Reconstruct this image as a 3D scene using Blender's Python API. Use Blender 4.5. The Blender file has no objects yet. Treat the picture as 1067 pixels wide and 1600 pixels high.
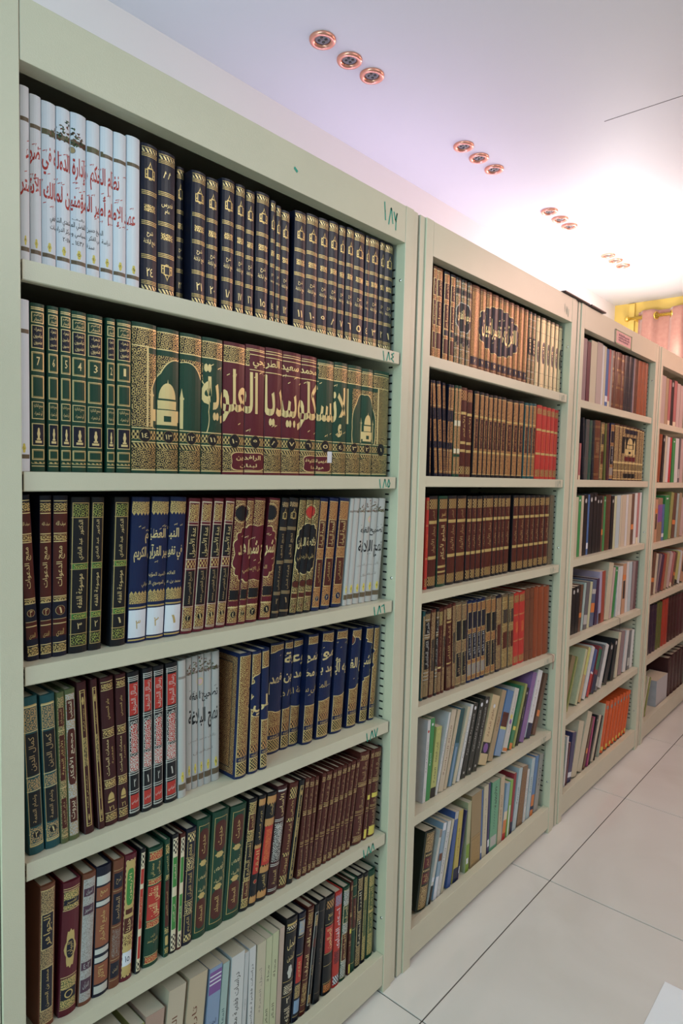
import bpy, bmesh, math, random, unicodedata
from mathutils import Vector, Matrix

S = bpy.context.scene
C = S.collection
random.seed(7)

# ------------------------------------------------------------------ camera
cam_d = bpy.data.cameras.new('camera')
cam = bpy.data.objects.new('camera', cam_d)
C.objects.link(cam)
S.camera = cam
cam_d.sensor_fit = 'AUTO'
cam_d.sensor_width = 36.0
cam_d.lens = 36.0 * 1013.5 / 1600.0
cam_d.clip_start = 0.02
R_ = Vector((0.65939931, -0.75139352, 0.02450152))
U_ = Vector((0.03246919, 0.06102405, 0.99760805))
F_ = Vector((0.75109141, 0.65702651, -0.06463636))
cam.matrix_world = Matrix(((R_.x, U_.x, -F_.x, 0.0), (R_.y, U_.y, -F_.y, -1.0), (R_.z, U_.z, -F_.z, 1.4238), (0, 0, 0, 1)))

# ------------------------------------------------------------------ world, lamps, exposure
W_ = bpy.data.worlds.new('room_world'); S.world = W_
W_.use_nodes = True
W_.node_tree.nodes['Background'].inputs[0].default_value = (0.9, 0.95, 1.0, 1)
W_.node_tree.nodes['Background'].inputs[1].default_value = 0.15

def lamp(name, kind, loc, energy, color, size=0.1, size_y=None, aim=None, spot=None, blend=0.5, spread=None):
    d = bpy.data.lights.new(name, kind)
    d.energy = energy; d.color = color
    if kind == 'AREA':
        d.size = size
        if size_y: d.shape = 'RECTANGLE'; d.size_y = size_y
        if spread: d.spread = spread
    elif kind == 'SPOT':
        d.spot_size = spot; d.spot_blend = blend; d.shadow_soft_size = size
    else:
        d.shadow_soft_size = size
    o = bpy.data.objects.new(name, d); C.objects.link(o)
    o.location = loc
    if aim is not None:
        o.rotation_euler = (Vector(aim) - Vector(loc)).to_track_quat('-Z', 'Y').to_euler()
    return o

# cool lamp panels behind the photographer, grazing along the shelf fronts
lamp('panel_lamp_near', 'AREA', (-1.5, -1.2, 2.3), 28, (0.42, 0.78, 1.0), 0.9, 0.9, aim=(0.9, 0, 1.2))
lamp('panel_lamp_side', 'AREA', (-2.4, -0.42, 1.7), 58, (0.70, 1.0, 0.84), 0.6, 1.6, aim=(2.4, 0.02, 1.2))
# lamps over the aisle
lamp('panel_lamp_aisle', 'AREA', (1.7, -1.9, 2.6), 17, (1.0, 0.95, 0.90), 1.6, 0.6, aim=(1.8, 0.0, 1.2), spread=2.4)
lamp('panel_lamp_far', 'AREA', (4.05, -1.25, 2.5), 30, (1.0, 0.55, 0.45), 0.7, 0.7, aim=(3.2, 0.0, 1.7))
# flood lamps standing on top of the far bookcases, shining at ceiling and curtain
lamp('flood_lamp_top', 'POINT', (4.0, 0.40, 2.26), 46, (1.0, 0.93, 0.93), 0.06)
lamp('flood_lamp_end', 'POINT', (4.75, 0.50, 2.28), 13, (1.0, 0.90, 0.76), 0.06)
lamp('flood_lamp_curtain', 'POINT', (5.13, 0.34, 2.34), 1.6, (1.0, 0.92, 0.85), 0.03)
# violet light strip behind the bookcase tops
lamp('violet_strip_lamp', 'AREA', (2.6, 0.74, 2.06), 8.5, (0.80, 0.66, 1.0), 2.0, 0.05, aim=(2.6, 0.74, 3))
lamp('blue_ceiling_fill', 'AREA', (0.5, 0.6, 2.12), 2.8, (0.56, 0.74, 1.0), 1.8, 0.1, aim=(0.5, 0.45, 3))  # unseen cool uplight, added to brighten the near ceiling

S.view_settings.view_transform = 'Standard'
S.view_settings.look = 'None'
S.view_settings.exposure = -0.3
S.view_settings.gamma = 1.0
S.view_settings.use_curve_mapping = False
S.cycles.max_bounces = 6
S.cycles.diffuse_bounces = 4
S.cycles.glossy_bounces = 3
S.cycles.use_denoising = True
S.cycles.sample_clamp_indirect = 4.0

# ------------------------------------------------------------------ materials
def new_mat(name):
    m = bpy.data.materials.new(name); m.use_nodes = True
    nt = m.node_tree
    b = nt.nodes['Principled BSDF']
    return m, nt, b

def link(nt, a, b): nt.links.new(a, b)

def mat(name, col, rough=0.5, metal=0.0, var=0.06, scale=8.0, bump=0.0, bscale=200.0, emit=None):
    m, nt, b = new_mat(name)
    b.inputs['Roughness'].default_value = rough
    b.inputs['Metallic'].default_value = metal
    tc = nt.nodes.new('ShaderNodeTexCoord')
    n = nt.nodes.new('ShaderNodeTexNoise'); n.inputs['Scale'].default_value = scale; n.inputs['Detail'].default_value = 4
    link(nt, tc.outputs['Object'], n.inputs['Vector'])
    r = nt.nodes.new('ShaderNodeValToRGB')
    r.color_ramp.elements[0].position = 0.3; r.color_ramp.elements[1].position = 0.7
    r.color_ramp.elements[0].color = tuple(c * (1 - var) for c in col) + (1,)
    r.color_ramp.elements[1].color = tuple(min(1, c * (1 + var)) for c in col) + (1,)
    link(nt, n.outputs['Fac'], r.inputs['Fac']); link(nt, r.outputs['Color'], b.inputs['Base Color'])
    if bump:
        n2 = nt.nodes.new('ShaderNodeTexNoise'); n2.inputs['Scale'].default_value = bscale
        link(nt, tc.outputs['Object'], n2.inputs['Vector'])
        bp = nt.nodes.new('ShaderNodeBump'); bp.inputs['Strength'].default_value = bump; bp.inputs['Distance'].default_value = 0.001
        link(nt, n2.outputs['Fac'], bp.inputs['Height']); link(nt, bp.outputs['Normal'], b.inputs['Normal'])
    if emit:
        b.inputs['Emission Color'].default_value = tuple(emit[:3]) + (1,); b.inputs['Emission Strength'].default_value = emit[3]
    return m

M_PAINT = mat('cream_green_enamel', (0.56, 0.53, 0.41), 0.36, 0, 0.05, 3.0, 0.25, 500)
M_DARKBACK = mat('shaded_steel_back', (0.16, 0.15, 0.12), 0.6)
M_SLOT = mat('slot_black', (0.006, 0.006, 0.006), 0.9)
M_CEIL = mat('ceiling_white', (0.62, 0.62, 0.65), 0.6, 0, 0.02, 1.5)
M_WALL = mat('wall_white', (0.70, 0.66, 0.66), 0.6, 0, 0.02, 2)
M_YELLOW = mat('wall_yellow', (0.62, 0.44, 0.10), 0.55, 0, 0.06, 3)
M_GROUT = mat('grout_grey', (0.05, 0.04, 0.035), 0.9)
M_COPPER = mat('copper_ring', (0.72, 0.33, 0.24), 0.28, 0.75, 0.05)
M_LENS = mat('lens_grey', (0.16, 0.16, 0.17), 0.25, 0.3)
M_LED = mat('led_dot', (0.03, 0.035, 0.03), 0.2)
M_GOLDROD = mat('brass_rod', (0.80, 0.58, 0.12), 0.25, 0.85)
M_MARKER = mat('green_marker', (0.0, 0.29, 0.21), 0.5)
M_MARKER2 = mat('faded_green_marker', (0.22, 0.32, 0.27), 0.5)
M_CHROME = mat('screw_chrome', (0.6, 0.6, 0.6), 0.25, 0.9)
M_PATCH = mat('white_patch', (0.80, 0.86, 0.92), 0.35, 0, 0.02)
M_BOARD = mat('dark_maroon_board', (0.06, 0.025, 0.03), 0.5)
M_PINKLAB = mat('pink_paper', (0.58, 0.32, 0.31), 0.5, 0, 0.12, 60)
M_LABGREEN = mat('label_green', (0.17, 0.24, 0.13), 0.5)
M_LABINK = mat('label_ink', (0.20, 0.09, 0.12), 0.6)
M_RIBBON = mat('ribbon_red', (0.22, 0.03, 0.05), 0.7)
M_BLACKRIB = mat('ribbon_black', (0.02, 0.02, 0.03), 0.7)

def floor_mat():
    m, nt, b = new_mat('polished_porcelain')
    b.inputs['Roughness'].default_value = 0.12
    tc = nt.nodes.new('ShaderNodeTexCoord')
    n = nt.nodes.new('ShaderNodeTexNoise'); n.inputs['Scale'].default_value = 2.2; n.inputs['Detail'].default_value = 7; n.inputs['Distortion'].default_value = 1.2
    geo = nt.nodes.new('ShaderNodeNewGeometry')
    link(nt, geo.outputs['Position'], n.inputs['Vector'])
    r = nt.nodes.new('ShaderNodeValToRGB')
    r.color_ramp.elements[0].position = 0.35; r.color_ramp.elements[1].position = 0.65
    r.color_ramp.elements[0].color = (0.635, 0.62, 0.59, 1); r.color_ramp.elements[1].color = (0.68, 0.67, 0.645, 1)
    link(nt, n.outputs['Fac'], r.inputs['Fac']); link(nt, r.outputs['Color'], b.inputs['Base Color'])
    n2 = nt.nodes.new('ShaderNodeTexNoise'); n2.inputs['Scale'].default_value = 6; n2.inputs['Detail'].default_value = 3
    link(nt, geo.outputs['Position'], n2.inputs['Vector'])
    mr = nt.nodes.new('ShaderNodeMapRange'); mr.inputs[3].default_value = 0.10; mr.inputs[4].default_value = 0.24
    link(nt, n2.outputs['Fac'], mr.inputs[0]); link(nt, mr.outputs[0], b.inputs['Roughness'])
    return m
M_FLOOR = floor_mat()

def cloth_mat():
    m, nt, b = new_mat('curtain_rose')
    b.inputs['Roughness'].default_value = 0.85
    tc = nt.nodes.new('ShaderNodeTexCoord')
    n = nt.nodes.new('ShaderNodeTexNoise'); n.inputs['Scale'].default_value = 40; n.inputs['Detail'].default_value = 3
    link(nt, tc.outputs['Object'], n.inputs['Vector'])
    r = nt.nodes.new('ShaderNodeValToRGB')
    r.color_ramp.elements[0].color = (0.25, 0.105, 0.08, 1); r.color_ramp.elements[1].color = (0.35, 0.18, 0.14, 1)
    link(nt, n.outputs['Fac'], r.inputs['Fac']); link(nt, r.outputs['Color'], b.inputs['Base Color'])
    b.inputs['Sheen Weight'].default_value = 0.3
    return m
M_CURTAIN = cloth_mat()

def attr_cover_mat():
    m, nt, b = new_mat('book_cloth')
    a = nt.nodes.new('ShaderNodeAttribute'); a.attribute_name = 'Col'
    tc = nt.nodes.new('ShaderNodeTexCoord')
    n = nt.nodes.new('ShaderNodeTexNoise'); n.inputs['Scale'].default_value = 35; n.inputs['Detail'].default_value = 5
    link(nt, tc.outputs['Object'], n.inputs['Vector'])
    mr = nt.nodes.new('ShaderNodeMapRange'); mr.inputs[3].default_value = 0.82; mr.inputs[4].default_value = 1.18
    link(nt, n.outputs['Fac'], mr.inputs[0])
    mx = nt.nodes.new('ShaderNodeVectorMath'); mx.operation = 'SCALE'
    link(nt, a.outputs['Color'], mx.inputs[0]); link(nt, mr.outputs[0], mx.inputs['Scale'])
    link(nt, mx.outputs[0], b.inputs['Base Color'])
    b.inputs['Roughness'].default_value = 0.42; b.inputs['Specular IOR Level'].default_value = 0.3
    n2 = nt.nodes.new('ShaderNodeTexNoise'); n2.inputs['Scale'].default_value = 900
    link(nt, tc.outputs['Object'], n2.inputs['Vector'])
    bp = nt.nodes.new('ShaderNodeBump'); bp.inputs['Strength'].default_value = 0.12; bp.inputs['Distance'].default_value = 0.0005
    link(nt, n2.outputs['Fac'], bp.inputs['Height']); link(nt, bp.outputs['Normal'], b.inputs['Normal'])
    return m
M_COVER = attr_cover_mat()

def paper_mat():
    m, nt, b = new_mat('page_paper')
    tc = nt.nodes.new('ShaderNodeTexCoord')
    w = nt.nodes.new('ShaderNodeTexWave'); w.inputs['Scale'].default_value = 260; w.inputs['Distortion'].default_value = 1.5; w.bands_direction = 'X'
    link(nt, tc.outputs['Object'], w.inputs['Vector'])
    r = nt.nodes.new('ShaderNodeValToRGB')
    r.color_ramp.elements[0].color = (0.44, 0.40, 0.31, 1); r.color_ramp.elements[1].color = (0.62, 0.58, 0.47, 1)
    link(nt, w.outputs['Fac'], r.inputs['Fac']); link(nt, r.outputs['Color'], b.inputs['Base Color'])
    b.inputs['Roughness'].default_value = 0.9
    return m
M_PAPER = paper_mat()

def print_mat():
    """Foil and ink on spines: Col is the ground, Col2 the figure of a small repeating ornament chosen by pat."""
    m, nt, b = new_mat('spine_foil_and_ink')
    N = nt.nodes.new
    a1 = N('ShaderNodeAttribute'); a1.attribute_name = 'Col'
    a2 = N('ShaderNodeAttribute'); a2.attribute_name = 'Col2'
    ap = N('ShaderNodeAttribute'); ap.attribute_name = 'pat'
    uv = N('ShaderNodeAttribute'); uv.attribute_name = 'suv'
    def math_(op, x, y=None, z=None):
        n = N('ShaderNodeMath'); n.operation = op
        for i, v in enumerate((x, y, z)):
            if v is None: continue
            if isinstance(v, (int, float)): n.inputs[i].default_value = v
            else: link(nt, v, n.inputs[i])
        return n.outputs[0]
    sep = N('ShaderNodeSeparateXYZ'); link(nt, uv.outputs['Vector'], sep.inputs[0])
    u, v = sep.outputs[0], sep.outputs[1]
    # 1 arabesque: rings round scattered centres, bent by noise
    ns0 = N('ShaderNodeTexNoise'); ns0.noise_dimensions = '2D'; ns0.inputs['Scale'].default_value = 160; link(nt, uv.outputs['Vector'], ns0.inputs['Vector'])
    vo = N('ShaderNodeTexVoronoi'); vo.voronoi_dimensions = '2D'; vo.inputs['Scale'].default_value = 140; vo.inputs['Randomness'].default_value = 0.55
    link(nt, uv.outputs['Vector'], vo.inputs['Vector'])
    m1 = math_('GREATER_THAN', math_('SINE', math_('ADD', math_('MULTIPLY', vo.outputs['Distance'], 16.0), math_('MULTIPLY', ns0.outputs['Fac'], 5.0))), 0.22)
    # 2 meander lattice
    m2 = math_('GREATER_THAN', math_('SINE', math_('ADD', math_('MULTIPLY', u, 900.0), math_('MULTIPLY', math_('SIGN', math_('SINE', math_('MULTIPLY', v, 620.0))), 1.57))), -0.1)
    # 3 braid
    m3 = math_('GREATER_THAN', math_('SINE', math_('ADD', math_('MULTIPLY', u, 900.0), math_('MULTIPLY', v, 620.0))), 0.0)
    # 4 script-like squiggles running up the spine
    ns = N('ShaderNodeTexNoise'); ns.noise_dimensions = '2D'; ns.inputs['Scale'].default_value = 300; ns.inputs['Detail'].default_value = 1.5; ns.inputs['Distortion'].default_value = 2.5
    link(nt, uv.outputs['Vector'], ns.inputs['Vector'])
    m4 = math_('GREATER_THAN', ns.outputs['Fac'], 0.53)
    # 5 fine star lattice
    m5 = math_('GREATER_THAN', math_('ADD', math_('MULTIPLY', math_('SINE', math_('MULTIPLY', u, 820.0)), math_('SINE', math_('MULTIPLY', v, 820.0))), math_('MULTIPLY', math_('SINE', math_('MULTIPLY', math_('ADD', u, v), 1150.0)), 0.6)), 0.05)
    tot = None
    for k, mm in ((1, m1), (2, m2), (3, m3), (4, m4), (5, m5)):
        t = math_('MULTIPLY', math_('COMPARE', ap.outputs['Fac'], float(k), 0.3), mm)
        tot = t if tot is None else math_('ADD', tot, t)
    mix = N('ShaderNodeMix'); mix.data_type = 'RGBA'
    link(nt, tot, mix.inputs[0]); link(nt, a1.outputs['Color'], mix.inputs[6]); link(nt, a2.outputs['Color'], mix.inputs[7])
    link(nt, mix.outputs[2], b.inputs['Base Color'])
    mm = N('ShaderNodeMix'); mm.data_type = 'FLOAT'
    link(nt, tot, mm.inputs[0]); link(nt, a1.outputs['Alpha'], mm.inputs[2]); link(nt, a2.outputs['Alpha'], mm.inputs[3])
    link(nt, mm.outputs[0], b.inputs['Metallic'])
    b.inputs['Roughness'].default_value = 0.36; b.inputs['Specular IOR Level'].default_value = 0.3
    return m
M_PRINT = print_mat()

# ------------------------------------------------------------------ mesh helpers
def tag(o, label=None, cat=None, group=None, kind=None):
    if label: o['label'] = label
    if cat: o['category'] = cat
    if group: o['group'] = group
    if kind: o['kind'] = kind
    return o

def empty(name, loc=(0, 0, 0), rot=(0, 0, 0)):
    o = bpy.data.objects.new(name, None); C.objects.link(o)
    o.location = loc; o.rotation_euler = rot; o.empty_display_size = 0.05
    return o

def mesh_obj(name, verts, faces, m, parent=None, loc=None, smooth=None):
    me = bpy.data.meshes.new(name)
    me.from_pydata(verts, [], faces)
    me.materials.append(m)
    if smooth: me.polygons.foreach_set('use_smooth', [smooth(i) for i in range(len(faces))])
    me.update()
    o = bpy.data.objects.new(name, me); C.objects.link(o)
    if parent: o.parent = parent
    if loc: o.location = loc
    return o

class Geo:
    def __init__(s): s.v = []; s.f = []; s.sm = []
    def add(s, v, f, smooth=False):
        k = len(s.v); s.v += v; s.f += [tuple(i + k for i in q) for q in f]; s.sm += [smooth] * len(f)
        return s
    def box(s, x0, x1, y0, y1, z0, z1):
        return s.add([(x0, y0, z0), (x1, y0, z0), (x1, y1, z0), (x0, y1, z0), (x0, y0, z1), (x1, y0, z1), (x1, y1, z1), (x0, y1, z1)],
                     [(0, 3, 2, 1), (4, 5, 6, 7), (0, 1, 5, 4), (1, 2, 6, 5), (2, 3, 7, 6), (3, 0, 4, 7)])
    def cbox(s, x0, x1, y0, y1, z0, z1, c=0.0012):
        """box with chamfered edges: three nested boxes' hull via bmesh bevel"""
        bm = bmesh.new()
        r = bmesh.ops.create_cube(bm, size=1.0)
        for v in bm.verts:
            v.co = Vector(((x0 + x1) / 2 + v.co.x * (x1 - x0), (y0 + y1) / 2 + v.co.y * (y1 - y0), (z0 + z1) / 2 + v.co.z * (z1 - z0)))
        bmesh.ops.bevel(bm, geom=list(bm.edges), offset=c, segments=2, affect='EDGES', profile=0.6)
        bm.verts.index_update()
        s.add([tuple(v.co) for v in bm.verts], [tuple(v.index for v in f.verts) for f in bm.faces])
        bm.free(); return s
    def lathe(s, prof, n=24, axis='Z', smooth=True):
        vs = []
        for r, z in prof:
            for k in range(n):
                a = 2 * math.pi * k / n; c, d = r * math.cos(a), r * math.sin(a)
                vs.append((c, d, z) if axis == 'Z' else ((z, c, d) if axis == 'X' else (c, z, d)))
        fs = []
        for i in range(len(prof) - 1):
            for k in range(n):
                fs.append((i * n + k, i * n + (k + 1) % n, (i + 1) * n + (k + 1) % n, (i + 1) * n + k))
        return s.add(vs, fs, smooth)
    def obj(s, name, m, parent=None, loc=None):
        sm = s.sm
        return mesh_obj(name, s.v, s.f, m, parent, loc, (lambda i: sm[i]) if any(sm) else None)

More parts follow.
